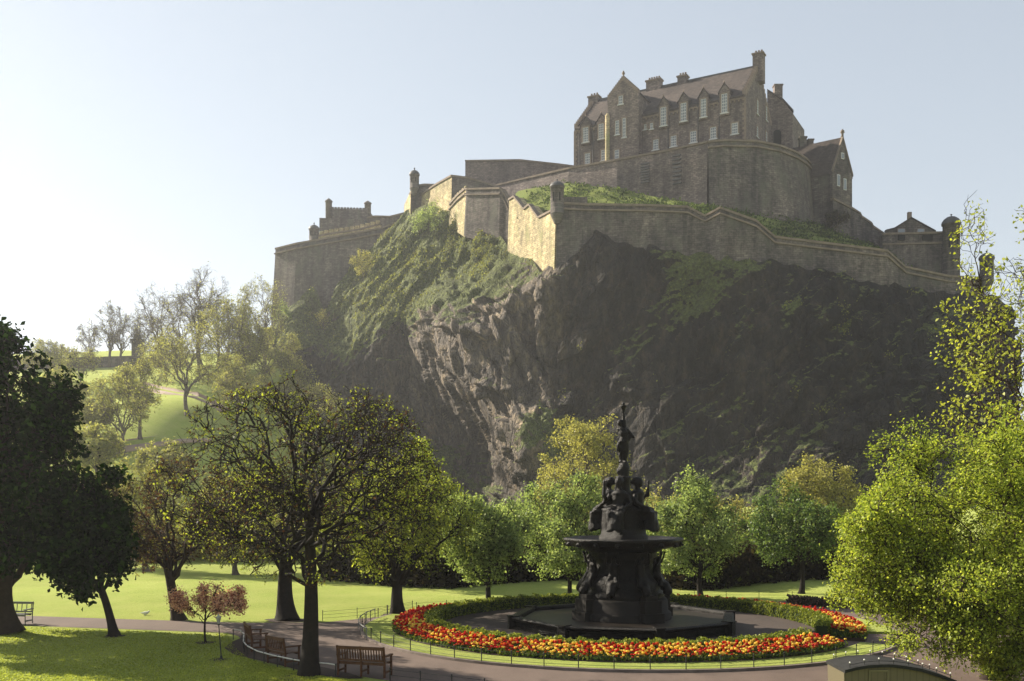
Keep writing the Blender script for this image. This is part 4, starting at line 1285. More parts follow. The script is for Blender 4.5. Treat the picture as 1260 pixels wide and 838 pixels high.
for (u, vf, vt_, half, nl, lab, sd) in HL:
    b = hit_ground(u, vf)
    if vf <= 440: b = hit_ground(u, 452)
    Y = b[1]
    cz = (vt_ * .55 + vf * .45)
    top = P(u, vt_, Y)[2] - b[2]
    rx = half / FPX * Y
    rz = top * .40
    make_tree("hillside_tree", b, top * .32, max(.2, top * .022), (0, 0, top - rz), (rx, rx, rz), 200 + sd, L_HILL, M_BARK3, n1=11, n2=60, n3=360, n4=1700, leaves=int(nl * .9), leaf=.30, low=-.35, up=.3,
              twig_r=.022, clump=1.0, lump=.2, label=lab, lean=(0.2 * math.sin(sd), 0), group="trees on the hazy hillside")
# --- shrubs on the rock
def shrub(u, v0, v1, half, Y, seed, lm, label, leaves=2500, leaf=.3):
    bt = P(u, v1, Y)
    r_ = half / FPX * Y; h = (v1 - v0) / FPX * Y
    return make_tree("rock_shrub", bt, h * .2, .1, (0, 0, h * .55), (r_, r_, h * .5), seed, lm, M_BARK3, n1=7, n2=26, n3=110, n4=400, leaves=leaves, leaf=leaf, low=-.3, twig_r=.02, clump=1.2, label=label, cat="shrub")
shrub(447, 308, 345, 15, 256, 301, L_PALE, "pale brown bush on the left edge of the grassy slope", 1800)
shrub(398, 384, 406, 9, 258, 302, L_PALE, "small pale bush below the far left bastion", 900)
shrub(534, 250, 286, 16, 246, 303, L_MID, "green bush under the sunlit sloping rampart", 2600)
shrub(516, 262, 290, 12, 250, 304, L_MID, "darker green bush left of the one under the rampart", 1800)
shrub(1030, 262, 285, 16, 214, 305, L_IVY, "dark ivy bush at the foot of the gabled house wall", 2500)
shrub(735, 300, 318, 18, 203.0, 306, L_IVY, "dark bush in the niche under the lower rampart", 1500, .22)
shrub(345, 372, 402, 12, 258, 307, L_MID, "hazy green bush on the outcrop under the bastion", 1500)
b = G(1243, 842)
make_tree("leafy_shrub", b, .3, .06, (.2, 0, .75), (1.5, 1.2, .75), 307, L_LIME, M_BARK2, n1=9, n2=40, n3=200, n4=800, leaves=9000, leaf=.075, low=-.3, twig_r=.006, clump=1.4, label="low lime green shrub in the bottom right corner", cat="shrub")
# --- undergrowth belt behind the far lawn
rng = np.random.default_rng(5)
n = 60000
uu_ = rng.uniform(395, 1090, n)
Yb = rng.uniform(63, 72, n) + 3 * np.sin(uu_ * .02)
hmax = 2.3 + .9 * fbm(np.stack([uu_ * .045, Yb * .2, uu_ * 0], 1), 3, 3)
x = (uu_ - 630) / FPX * Yb
z = ground_z(x, Yb) + hmax * rng.random(n) ** .8
c = np.stack([x, Yb, z], 1)
nrm = unit(rng.normal(size=(n, 3)) + np.array([0, 0, .4])); a = unit(np.cross(nrm, rng.normal(size=(n, 3)))); bb = np.cross(nrm, a)
sz = rng.uniform(.10, .26, n)[:, None]
LV = np.stack([c - a * sz, c + bb * sz * .6, c + a * sz, c - bb * sz * .6], 1).reshape(-1, 3)
tt = np.clip(.45 + .28 * rng.normal(size=n), 0, 1)
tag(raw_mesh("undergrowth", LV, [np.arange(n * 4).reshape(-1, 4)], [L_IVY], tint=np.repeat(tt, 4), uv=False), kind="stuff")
# far bushy ground cover along the foot of the hill at left
n = 36000
uu_ = rng.uniform(-40, 420, n)
Yb = rng.uniform(84, 100, n)
hmax = 3.4 + 2.2 * fbm(np.stack([uu_ * .03, Yb * .1, uu_ * 0], 1), 3, 13)
x = (uu_ - 630) / FPX * Yb
z = ground_z(x, Yb) + hmax * rng.random(n) ** .7
c = np.stack([x, Yb, z], 1)
nrm = unit(rng.normal(size=(n, 3)) + np.array([0, 0, .4])); a = unit(np.cross(nrm, rng.normal(size=(n, 3)))); bb = np.cross(nrm, a)
sz = rng.uniform(.12, .3, n)[:, None]
LV = np.stack([c - a * sz, c + bb * sz * .6, c + a * sz, c - bb * sz * .6], 1).reshape(-1, 3)
tag(raw_mesh("thicket", LV, [np.arange(n * 4).reshape(-1, 4)], [L_HILL], tint=np.repeat(np.clip(.35 + .25 * rng.normal(size=n), 0, 1), 4), uv=False), kind="stuff")

# tussocks of grass and weed on the crag's grassy slopes and the terraces
def tussocks(name, c, size, lm, rng, kind="stuff", lean_=.45):
    n = len(c)
    nrm = unit(rng.normal(size=(n, 3)) * np.array([1, 1, .4])); up_ = unit(rng.normal(size=(n, 3)) * lean_ + np.array([0, 0, 1.0])); bb = unit(np.cross(nrm, up_))
    sz = (size * rng.uniform(.5, 1.3, n))[:, None]
    LV = np.stack([c - up_ * sz * .2, c + bb * sz * .45 + up_ * sz * .35, c + up_ * sz, c - bb * sz * .45 + up_ * sz * .35], 1).reshape(-1, 3)
    return tag(raw_mesh(name, LV, [np.arange(n * 4).reshape(-1, 4)], [lm], tint=np.repeat(np.clip(.45 + .3 * fbm(c / 3.0, 3, 5) + .2 * rng.normal(size=n), 0, 1), 4), uv=False), kind=kind)
L_TUFT = leafmat("tussock_grass", [(0, (.10, .085, .035)), (.4, (.19, .20, .055)), (1, (.33, .36, .09))], .45, 0)
rng = np.random.default_rng(21)
RV_, gr_, nn_ = ROCK_TUFT
clump = fbm(RV_ / 3.5, 4, 61)
pw = np.clip(gr_ - .5 + clump * 1.3, 0, 1) ** 2 * np.clip(nn_[:, 2] + .45, .05, 1)
idx = rng.choice(len(RV_), 17000, p=pw / pw.sum())
tussocks("crag_vegetation", RV_[idx] + rng.normal(size=(len(idx), 3)) * .15, .32, L_TUFT, rng)
L_TERR = leafmat("terrace_weed", [(0, (.02, .03, .01)), (.45, (.055, .085, .02)), (1, (.12, .17, .035))], .4, 0)
T_ = np.concatenate(TERR); q_ = np.clip(.35 + fbm(T_ / 3.0, 3, 66) * 1.2, .03, 1)
q_ = q_ * ((T_[:, 0] / T_[:, 1] * FPX + 630 > 650) | (T_[:, 2] > 80.5))
idx = rng.choice(len(T_), 16000, p=q_ / q_.sum())
tussocks("terrace_vegetation", T_[idx] + rng.normal(size=(len(idx), 3)) * np.array([.9, .7, .03]) + np.array([0, 0, -.15]), .42, L_TERR, rng)
# short blades on the near lawn
L_BLADE = leafmat("lawn_blade", [(0, (.18, .22, .04)), (.5, (.32, .37, .07)), (1, (.47, .50, .12))], .5, 0)
n = 55000
uu_ = rng.uniform(-20, 470, n); lo_ = np.interp(uu_, [-20, 20, 100, 200, 280, 292, 305, 340, 390, 440, 478], [768, 771, 774, 778, 781, 800, 811, 821, 832, 838, 842])
vv_ = lo_ + (842 - lo_) * rng.random(n)
ok = vv_ < 842
p_ = np.array([G(a, b_) for a, b_ in zip(uu_[ok], vv_[ok])])
tussocks("lawn_blades", p_, .05, L_BLADE, rng, lean_=1.3)
# ------------------------------------------------------------------ paths, flower ring, fountain
def asphalt(name, c, vary, dirt):
    m, nt, b = mat(name)
    o = coords(nt)
    f = noise(nt, o, 22.0, 6, 0.8); g = noise(nt, coords(nt, (1, .45, 1)), 0.5, 5, 0.65)
    col = ramp(nt, f, [(0.3, [x * (1 - vary) for x in c]), (0.7, [x * (1 + vary) for x in c])])
    col = mixc(nt, ramp(nt, g, [(0.4, 0), (0.7, .8)]), col, dirt)
    nt.links.new(col, b.inputs["Base Color"]); b.inputs["Roughness"].default_value = .85
    bump(nt, b, f, .4, .02)
    return m
M_PATH = asphalt("path_asphalt", (.10, .072, .058), .3, (.145, .105, .085))
M_PAVE = asphalt("ring_paving", (.05, .038, .032), .35, (.075, .056, .046))
M_SOIL = asphalt("bare_soil", (.035, .022, .016), .45, (.055, .035, .022))
M_KERB = plain("kerb_stone", (.16, .13, .11), .9, .3, 3.0)
M_HILLPATH = asphalt("hill_path_gravel", (.30, .22, .18), .25, (.36, .27, .22))

def sheet(name, uvs, z, m, pts=None):
    p = [G(u, v) for u, v in uvs] if pts is None else pts
    mb = MB(); mb.add([(q[0], q[1], z) for q in p], [tuple(range(len(p)))])
    o = mb.build(name, [m]); tag(o, kind="structure")
    # drape normal upward
    if o.data.polygons[0].normal.z < 0: o.data.flip_normals()
    return o
sheet("path", [(-160, 754), (20, 757.5), (150, 762), (300, 766.5), (400, 766), (440, 762), (490, 757), (560, 750.5), (640, 745.5), (740, 741.5), (900, 739.5), (980, 740), (1060, 743), (1200, 750), (1420, 756),
               (1420, 905), (900, 905), (560, 905), (505, 850), (478, 838), (452, 834), (430, 830), (405, 825), (370, 817), (335, 809), (312, 800), (300, 790), (293, 783), (280, 779), (200, 776), (100, 772.5), (20, 769.5), (-160, 766)], .012, M_PATH)
sheet("soil_bed", [(300, 784), (286, 790), (276, 798), (288, 806), (318, 813), (352, 821), (385, 830), (420, 836), (448, 835), (430, 829), (400, 822), (365, 815), (330, 807), (310, 797)], .02, M_SOIL)
def patch(u, v, r, seed):
    c = G(u, v); rg = np.random.default_rng(seed)
    sheet("soil", None, .016, M_SOIL, [c + np.array([math.cos(a) * r * rg.uniform(.7, 1.25), math.sin(a) * r * rg.uniform(.7, 1.25), 0]) for a in np.linspace(0, 2 * math.pi, 18)[:-1]])
patch(380, 832, .95, 1); patch(253, 791, .38, 2); patch(270, 812, .34, 3); patch(353, 763.5, .9, 4); patch(490, 757.5, .8, 5); patch(140, 783, .45, 6)
CX, CYc = 4.81, 43.0
def ring_sheet(name, r0, r1, a0, a1, z, m, n=90, th=.14, parent=None):
    mb = MB(); V = []; F = []
    for i in range(n + 1):
        a = R(a0 + (a1 - a0) * i / n)
        for r in (r0, r1):
            for zz_ in (z - th, z):
                V.append((CX + r * math.cos(a), CYc + r * math.sin(a), zz_))
    for i in range(n):
        q = i * 4
        F += [(q + 1, q + 5, q + 7, q + 3), (q, q + 1, q + 5, q + 4)[::-1], (q + 2, q + 3, q + 7, q + 6)]
    F += [(0, 2, 3, 1), (4 * n + 1, 4 * n + 3, 4 * n + 2, 4 * n)]
    mb.add(V, F)
    o = mb.build(name, [m], parent)
    bm_fix(o)
    return o
def bm_fix(o):
    import bmesh
    bm = bmesh.new(); bm.from_mesh(o.data); bmesh.ops.recalc_face_normals(bm, faces=bm.faces); bm.to_mesh(o.data); bm.free()
ARCS = ((96, 319), (-27, 84))
tag(ring_sheet("ring_paving", 0.0, 8.1, 0, 360, .03, M_PAVE, 120, .028), kind="structure")
for a0, a1 in (ARCS[0], (-13, 84)):
    tag(ring_sheet("grass_verge", 9.9, 11.1, max(a0, 142) if a1 > 300 else a0, a1 + (9 if a1 > 300 else 0), .11, M_LAWN), kind="structure")
    tag(ring_sheet("kerb", 11.1, 11.24, max(a0, 142) if a1 > 300 else a0, a1 + (9 if a1 > 300 else 0), .10, M_KERB), kind="structure")
    tag(ring_sheet("flower_bed_soil", 8.45, 9.92, max(a0, 148) if a1 > 300 else -27, a1, .13, M_SOIL), kind="structure")
# box hedges
L_BOX = leafmat("box_hedge_leaf", [(0, (.05, .07, .012)), (.5, (.16, .20, .025)), (1, (.34, .36, .05))], .4)
M_CORE = plain("hedge_core", (.02, .03, .008), 1.0, .3)
for (a0, a1), lab in zip(ARCS, ("clipped low hedge curving round the fountain's left and front inside the tulips", "clipped low hedge curving behind the fountain on the right inside the tulips")):
    rng = np.random.default_rng(int(a1))
    root = empty("box_hedge", (CX, CYc, 0), lab, "hedge")
    core = ring_sheet("core", 8.08, 8.52, a0 + .3, a1 - .3, .52, M_CORE, 100, .51)
    core.data.transform(__import__("mathutils").Matrix.Translation((-CX, -CYc, 0))); core.parent = root
    n = int((a1 - a0) * 150)
    a = np.radians(rng.uniform(a0, a1, n)); side = rng.random(n)
    lump_ = .05 * np.sin(a * 60) + .04 * np.sin(a * 131 + 1)
    rr = np.where(side < .3, 8.06 - lump_ * .5, np.where(side < .6, 8.54 + lump_ * .5, rng.uniform(8.04, 8.56, n)))
    zt = np.where(side < .6, rng.uniform(.05, .57, n), .55 + lump_ + rng.uniform(-.02, .05, n))
    c = np.stack([rr * np.cos(a), rr * np.sin(a), zt], 1) + rng.normal(size=(n, 3)) * .02
    nrm = unit(rng.normal(size=(n, 3)) + np.array([0, 0, .5])); t_ = unit(np.cross(nrm, rng.normal(size=(n, 3)))); bb = np.cross(nrm, t_)
    sz = rng.uniform(.025, .055, n)[:, None]
    LV = np.stack([c - t_ * sz, c + bb * sz * .7, c + t_ * sz, c - bb * sz * .7], 1).reshape(-1, 3)
    raw_mesh("foliage", LV, [np.arange(n * 4).reshape(-1, 4)], [L_BOX], root, tint=np.repeat(np.clip(.5 + .25 * rng.normal(size=n), 0, 1), 4), uv=False)

# tulips: bloom of six petals, stem and two leaves
def petal_mat(name, c):
    m = leafmat(name, [(0, [x * .45 for x in c]), (1, c)], .45); return m
T_RED = petal_mat("red_petal", (.60, .022, .012)); T_ORG = petal_mat("orange_petal", (.75, .17, .015)); T_YEL = petal_mat("yellow_petal", (.95, .72, .13))
L_TUL = leafmat("tulip_leaf", [(0, (.03, .07, .02)), (1, (.09, .15, .05))], .4)
def tulip_shape(rng):
    mb = MB()
    h = .40
    tip = np.array([rng.normal() * .02, rng.normal() * .02, h])
    mb.tube([(0, 0, 0), tip * .5 + [.004, 0, 0], tip], .008, 4, 1, False)
    for k in range(2):
        a = rng.uniform(0, 6.28); d = np.array([math.cos(a), math.sin(a), 0]); n_ = np.array([-d[1], d[0], 0])
        mb.add([d * .01 - n_ * .012, d * .01 + n_ * .012, d * .08 + n_ * .03 + [0, 0, .14], d * .08 - n_ * .03 + [0, 0, .14], d * .15 + [0, 0, .25]], [(0, 1, 2, 3), (3, 2, 4)], 1)
    seg = 6
    prof = [(.012, 0), (.040, .022), (.047, .055), (.036, .088)]
    b0 = len(mb.V)
    V = []
    for r, z in prof:
        for k in range(seg):
            a = 2 * math.pi * k / seg; q = r * (1 + .12 * (k % 2)); V.append(tip + np.array([q * math.cos(a), q * math.sin(a), z + (.012 * (k % 2) if z > .08 else 0)]))
    F = [(i * seg + k, i * seg + (k + 1) % seg, (i + 1) * seg + (k + 1) % seg, (i + 1) * seg + k) for i in range(3) for k in range(seg)]
    mb.add(V, F, 0, True); mb.add(V[-seg:], [tuple(range(seg))], 0)
    return mb
rng = np.random.default_rng(77)
kinds = [("red", T_RED), ("orange", T_ORG), ("yellow", T_YEL)]
shapes = [[tulip_shape(rng) for _ in range(3)] for k in kinds]
NT = 5200
pos = []
for a0, a1 in ARCS:
    if a1 > 300: a0 = 149
    n = int(NT * (a1 - a0) / 282)
    a = rng.uniform(a0 + .5, a1 - .5, n); r = np.sqrt(rng.uniform(8.66 ** 2, 9.86 ** 2, n))
    pos.append(np.stack([CX + r * np.cos(np.radians(a)), CYc + r * np.sin(np.radians(a)), a % 360, r], 1))
pos = np.concatenate(pos)
back = sm(40.0, 45.0, pos[:, 1])
patch = fbm(np.stack([pos[:, 0] * .6, pos[:, 1] * .6, pos[:, 0] * 0], 1), 3, 8)
pr_y = np.clip(.38 + .5 * patch, .08, .75) * (1 - .8 * back); q = rng.random(len(pos))
kind = np.where(q < pr_y, 2, np.where(q < pr_y + .14, 1, 0))
order = np.argsort(pos[:, 1])
pos, kind = pos[order], kind[order]
rz_ = rng.uniform(0, 6.28, len(pos)); scl = np.clip(.50 + .36 * (9.86 - pos[:, 3]) / 1.2 + rng.normal(size=len(pos)) * .12, .32, 1.0)
protos = [[shapes[k][j].build("tulip", [kinds[k][1], L_TUL]) for j in range(3)] for k in range(3)]
TL = {0: "red tulip standing among the tulips ringing the fountain", 1: "orange tulip standing among the tulips ringing the fountain", 2: "yellow tulip standing among the tulips ringing the fountain"}
GR = {0: "red tulips round the fountain", 1: "orange tulips round the fountain", 2: "yellow tulips round the fountain"}
for ks in protos:
    for o in ks:
        a = o.data.attributes.new("tint", 'FLOAT', 'POINT'); a.data.foreach_set("value", np.full(len(o.data.vertices), .8, np.float32))
used = set()
for i in range(300):
    k = int(kind[i]); j = i % 3
    o = protos[k][j]
    if (k, j) in used:
        o = o.copy(); COL.objects.link(o)
    used.add((k, j))
    o.location = (pos[i, 0], pos[i, 1], .13); o.rotation_euler = (0, 0, float(rz_[i])); o.scale = (1.05, 1.05, float(scl[i]))
    tag(o, TL[k], "tulip", GR[k])
VV_, FF3, MM, TT = [], [], [], []
off = 0; faces_all = []
for k in range(3):
    for j in range(3):
        sel = np.where((kind == k) & (np.arange(len(pos)) % 3 == j) & (np.arange(len(pos)) >= 300))[0]
        if not len(sel): continue
        sv = np.array(shapes[k][j].V); n = len(sv)
        c, s_ = np.cos(rz_[sel])[:, None], np.sin(rz_[sel])[:, None]
        x = (sv[None, :, 0] * c - sv[None, :, 1] * s_) * 1.05 + pos[sel, 0:1]; y = (sv[None, :, 0] * s_ + sv[None, :, 1] * c) * 1.05 + pos[sel, 1:2]; z = sv[None, :, 2] * scl[sel][:, None] + .13
        VV_.append(np.stack([x, y, z], -1).reshape(-1, 3)); TT.append(np.repeat(rng.uniform(.2, 1, len(sel)), n))
        for i in range(len(sel)):
            for f, m_ in zip(shapes[k][j].F, shapes[k][j].M):
                faces_all.append(tuple(off + q_ + i * n for q_ in f)); MM.append(3 if m_ == 1 else k)
        off += n * len(sel)
tag(raw_mesh("tulips", np.concatenate(VV_), [faces_all], [T_RED, T_ORG, T_YEL, L_TUL], midx=MM, tint=np.concatenate(TT), uv=False), kind="stuff")
# green growth between the stems
n = 16000
a = np.concatenate([rng.uniform(a0, a1, int(n * (a1 - a0) / 282)) for a0, a1 in ((149, 319), ARCS[1])]); n = len(a)
r = np.sqrt(rng.uniform(8.6 ** 2, 9.92 ** 2, n)); ra = np.radians(a)
c = np.stack([CX + r * np.cos(ra), CYc + r * np.sin(ra), .13 + rng.uniform(.0, .17, n)], 1)
nrm = unit(rng.normal(size=(n, 3)) + np.array([0, 0, .2])); t_ = unit(np.cross(nrm, rng.normal(size=(n, 3)))); t_[:, 2] = np.abs(t_[:, 2]) + .6; t_ = unit(t_); bb = unit(np.cross(nrm, t_))
sz = rng.uniform(.05, .11, n)[:, None]
LV = np.stack([c - t_ * sz, c + bb * sz * .3, c + t_ * sz, c - bb * sz * .3], 1).reshape(-1, 3)
tag(raw_mesh("bedding_foliage", LV, [np.arange(n * 4).reshape(-1, 4)], [L_BOX], tint=np.repeat(np.clip(.3 + .25 * rng.normal(size=n), 0, 1), 4), uv=False), kind="stuff")

# ---- fountain
m, nt, b = mat("dark_cast_iron")
f = noise(nt, coords(nt), 2.5, 6, .7)
nt.links.new(ramp(nt, f, [(.3, (.003, .0025, .002)), (.6, (.008, .006, .005)), (.8, (.03, .02, .013))]), b.inputs["Base Color"])
b.inputs["Roughness"].default_value = .4; b.inputs["Specular IOR Level"].default_value = .15
bump(nt, b, noise(nt, coords(nt), 7.0, 7, .75), .8, .08)
M_IRON = m
M_STONE = plain("fountain_stone", (.012, .0092, .007), .8, .45, 1.5)

def fuse(mb, name, mats, parent, voxel=.045, smooth=4):
    """Melts overlapping volumes into one continuous skin."""
    o = mb.build(name, mats, parent)
    md = o.modifiers.new("skin", 'REMESH'); md.mode = 'VOXEL'; md.voxel_size = voxel; md.use_smooth_shade = True
    s2 = o.modifiers.new("soft", 'SMOOTH'); s2.factor = .5; s2.iterations = smooth
    dg = bpy.context.evaluated_depsgraph_get()
    me = bpy.data.meshes.new_from_object(o.evaluated_get(dg))
    o.modifiers.clear(); o.data = me
    for p_ in me.polygons: p_.use_smooth = True
    return o
fo = empty("fountain", (CX, CYc, 0), "dark cast iron fountain with tiered figures and a raised-arm statue on top", "fountain")
# octagonal pool
Rp = 5.03; angs = [R(190 + 45 * k) for k in range(8)]
def octo(r, z): return [np.array([r * math.cos(a), r * math.sin(a), z]) for a in angs]
mb = MB()
prof = [(Rp - .10, 0), (Rp - .10, .10), (Rp - .22, .14), (Rp - .22, .36), (Rp - .02, .42), (Rp + .02, .50), (Rp - .05, .56), (Rp - .42, .56), (Rp - .46, .48), (Rp - .46, .05)]
mb.lathe(prof, (0, 0, 0), 8, 0, False, angs[0])
pool = mb.build("pool_rim", [M_IRON], fo)
for a in angs:
    mb = MB(); mb.box((math.cos(a) * (Rp - .2), math.sin(a) * (Rp - .2), .30), (.42, .34, .50), 0, rz=a); mb.box((math.cos(a) * (Rp - .2), math.sin(a) * (Rp - .2), .575), (.5, .4, .05), 0, rz=a)
    mb.build("corner_block", [M_IRON], pool)
mb = MB(); mb.add(octo(Rp - .47, .40), [tuple(range(8))])
wm, wnt, wb = mat("pool_water"); wb.inputs["Base Color"].default_value = (.02, .015, .011, 1); wb.inputs["Roughness"].default_value = .45; wb.inputs["Specular IOR Level"].default_value = .25
bump(wnt, wb, noise(wnt, coords(wnt, (1, .5, 1)), 2.2, 4, .6), .5, .05)
mb.build("water", [wm], fo)
# plinth with four projecting piers
mb = MB()
mb.lathe([(2.05, 0), (2.05, .66), (1.98, .72), (1.92, .74), (1.88, 1.22), (1.8, 1.3), (1.2, 1.32)], (0, 0, 0), 32)
mb.build("plinth", [M_STONE], fo)
for k in range(4):
    a = R(-152 + 90 * k); mb = MB()
    for (d, w, h0, h1) in ((2.05, 1.0, 0, .78), (1.95, .85, .78, 1.3), (1.85, .6, 1.3, 1.5)):
        mb.box((math.cos(a) * (d - .25), math.sin(a) * (d - .25), (h0 + h1) / 2), (.95, w, h1 - h0), 0, rz=a)
    mb.build("pier", [M_STONE], fo)
mb = MB()
mb.lathe([(1.72, 1.3), (1.75, 1.5), (1.55, 1.62), (1.62, 1.95), (1.45, 2.12), (1.32, 2.3), (1.22, 2.75), (1.28, 2.95), (1.42, 3.05), (1.38, 3.2), (1.62, 3.32)], (0, 0, 0), 28, 0, True, 0, 8, .03)
mb.build("stem", [M_IRON], fo)
# scrolls and bearer figures round the stem
def bearer(k):
    a = R(-67 + 45 * k); mb = MB()
    c, s_ = math.cos(a), math.sin(a)
    L = lambda r, t, z: np.array([c * (r + .1) - s_ * t, s_ * (r + .1) + c * t, z])
    mb.tube([L(1.75, 0, 1.45), L(1.85, .0, 1.62), L(1.75, 0, 1.82), L(1.5, 0, 2.0), L(1.32, 0, 2.25)], [.17, .2, .22, .2, .2], 8)
    mb.ball(L(1.86, 0, 1.62), (.2, .2, .2)); mb.ball(L(1.36, 0, 2.48), (.2, .22, .3)); mb.ball(L(1.38, 0, 2.70), (.18, .22, .18)); mb.ball(L(1.46, 0, 2.98), (.12, .11, .14))
    for t in (-1, 1):
        mb.tube([L(1.36, t * .2, 2.72), L(1.5, t * .34, 2.82), L(1.62, t * .26, 3.12), L(1.66, t * .22, 3.3)], [.075, .065, .055, .06], 6)
        mb.tube([L(1.45, t * .1, 2.3), L(1.62, t * .22, 2.05), L(1.6, t * .3, 1.8)], [.13, .1, .06], 6)
    return fuse(mb, "bearer_statue", [M_IRON], fo, .05, 3)
for k in range(8): bearer(k)
# upper basin, scalloped, with lip ornaments
mb = MB()
mb.lathe([(1.2, 3.18), (1.5, 3.32), (2.0, 3.44), (2.32, 3.52), (2.42, 3.58), (2.46, 3.70), (2.54, 3.76), (2.52, 3.84), (2.40, 3.86), (2.25, 3.74), (1.2, 3.66), (.9, 3.66)], (0, 0, 0), 64, 0, True, 0, 8, .025)
ub = mb.build("upper_basin", [M_IRON], fo)
for k in range(16):
    a = R(11 + 22.5 * k); mb = MB(); mb.ball((math.cos(a) * 2.40, math.sin(a) * 2.40, 3.60), (.13, .13, .12), 8, 6); mb.tube([(math.cos(a) * 2.4, math.sin(a) * 2.4, 3.6), (math.cos(a) * 2.56, math.sin(a) * 2.56, 3.55)], [.08, .05], 6); mb.build("spout", [M_IRON], ub)
mb = MB()
mb.lathe([(1.0, 3.66), (1.0, 3.95), (.93, 4.0), (.9, 4.3), (.92, 4.38), (.92, 4.5), (.88, 5.0), (.92, 5.1), (.6, 5.25), (.3, 5.4), (.26, 6.35), (.36, 6.45), (.3, 6.5)], (0, 0, 0), 24, 0, True, .2, 4, .06)
mb.build("pedestal", [M_IRON], fo)
def seated(k, raised):
    a = R(-112 + 90 * k); c, s_ = math.cos(a), math.sin(a); q = 1.62
    class Big(MB):          # limb girths grow with the figure
        def tube(self, pts, r, *a, **k): return MB.tube(self, pts, [x * 1.32 for x in r], *a, **k)
        def ball(self, c, r, *a, **k): return MB.ball(self, c, tuple(x * 1.28 for x in r), *a, **k)
    mb = Big(); L = lambda r, t, z: np.array([c * (r * q + .62) - s_ * t * q, s_ * (r * q + .62) + c * t * q, 4.95 + z * q])
    mb.tube([L(0, 0, 0), L(.0, 0, .2), L(-.02, 0, .42), L(0, 0, .56)], [.27, .22, .25, .15], 10)
    mb.ball(L(.0, 0, .50), (.26, .26, .13)); mb.tube([L(0, 0, .55), L(.02, 0, .68)], [.085, .08], 8)
    mb.ball(L(.04, 0, .80), (.145, .135, .18)); mb.ball(L(-.03, 0, .83), (.16, .15, .16)); mb.ball(L(.125, 0, .79), (.03, .03, .05)); mb.ball(L(-.12, 0, .80), (.09, .09, .09))
    for t in (-1, 1):
        mb.tube([L(.0, t * .1, .02), L(.22, t * .13, .05), L(.40, t * .14, .02)], [.18, .16, .13], 8)
        mb.tube([L(.40, t * .14, .02), L(.42, t * .13, -.2), L(.40, t * .13, -.45)], [.14, .12, .09], 8)
        mb.ball(L(.46, t * .13, -.47), (.12, .1, .06))
        if raised == t: mb.tube([L(0, t * .24, .48), L(.04, t * .36, .32), L(.16, t * .40, .50), L(.20, t * .36, .66)], [.09, .075, .06, .05], 8)
        else: mb.tube([L(0, t * .24, .48), L(.05, t * .32, .25), L(.25, t * .22, .14), L(.33, t * .16, .14)], [.09, .08, .065, .06], 8)
    # robe over the lap and falling to the feet
    mb.tube([L(.1, 0, -.05), L(.32, 0, -.1), L(.36, 0, -.3), L(.36, 0, -.46)], [.25, .26, .27, .30], 10)
    mb.ball(L(-.12, 0, .0), (.3, .3, .3))
    if raised: mb.tube([L(.2, raised * .36, .40), L(.2, raised * .36, .85)], [.07, .05], 6)
    return fuse(mb, "seated_statue", [M_IRON], fo, .042, 3)
for k, ra in enumerate((-1, 1, 1, -1)): seated(k, ra)
# rocky knob and the standing figure with one arm raised
mb = MB()
mb.tube([(0, 0, 6.3), (0, 0, 6.6), (.03, 0, 6.85), (.02, 0, 7.1)], [.24, .26, .27, .2], 10); mb.ball((-.16, -.05, 6.72), (.16, .16, .18)); mb.ball((.14, .1, 6.62), (.14, .14, .2)); mb.ball((0, -.15, 6.9), (.14, .12, .15))
fuse(mb, "rock_base", [M_IRON], fo, .05, 2)
class Fuller(MB):
    def tube(self, pts, r, *a, **k): return MB.tube(self, pts, [x * 1.22 for x in r], *a, **k)
    def ball(self, c, r, *a, **k): return MB.ball(self, c, tuple(x * 1.15 for x in r), *a, **k)
mb = Fuller()
Lg = lambda x, y, z: np.array([x, y, 7.08 + z])
mb.tube([Lg(.06, 0, 0), Lg(.06, 0, .28), Lg(.04, -.02, .55), Lg(.02, 0, .92)], [.075, .085, .10, .15], 8)
mb.tube([Lg(-.08, .1, .05), Lg(-.12, .08, .3), Lg(-.03, -.05, .58), Lg(-.02, 0, .92)], [.07, .085, .11, .15], 8); mb.ball(Lg(.08, -.06, .03), (.1, .13, .05)); mb.ball(Lg(-.1, .05, .05), (.09, .12, .05))
mb.tube([Lg(0, 0, .88), Lg(.03, 0, 1.1), Lg(.0, 0, 1.3), Lg(-.05, 0, 1.46)], [.19, .145, .18, .14], 10)
mb.ball(Lg(-.05, 0, 1.45), (.21, .13, .09)); mb.tube([Lg(-.06, 0, 1.5), Lg(-.12, 0, 1.64)], [.06, .055], 8)
mb.ball(Lg(-.16, -.02, 1.73), (.105, .11, .13)); mb.ball(Lg(-.10, .03, 1.76), (.10, .10, .11)); mb.ball(Lg(-.265, -.03, 1.71), (.025, .02, .03))
mb.tube([Lg(.05, 0, 1.46), Lg(.04, -.02, 1.78), Lg(.0, -.02, 2.05)], [.075, .065, .05], 8); mb.ball(Lg(0, -.02, 2.08), (.06, .05, .07))
mb.tube([Lg(.14, 0, 1.44), Lg(.32, .05, 1.26), Lg(.47, .0, 1.06)], [.07, .065, .05], 8)
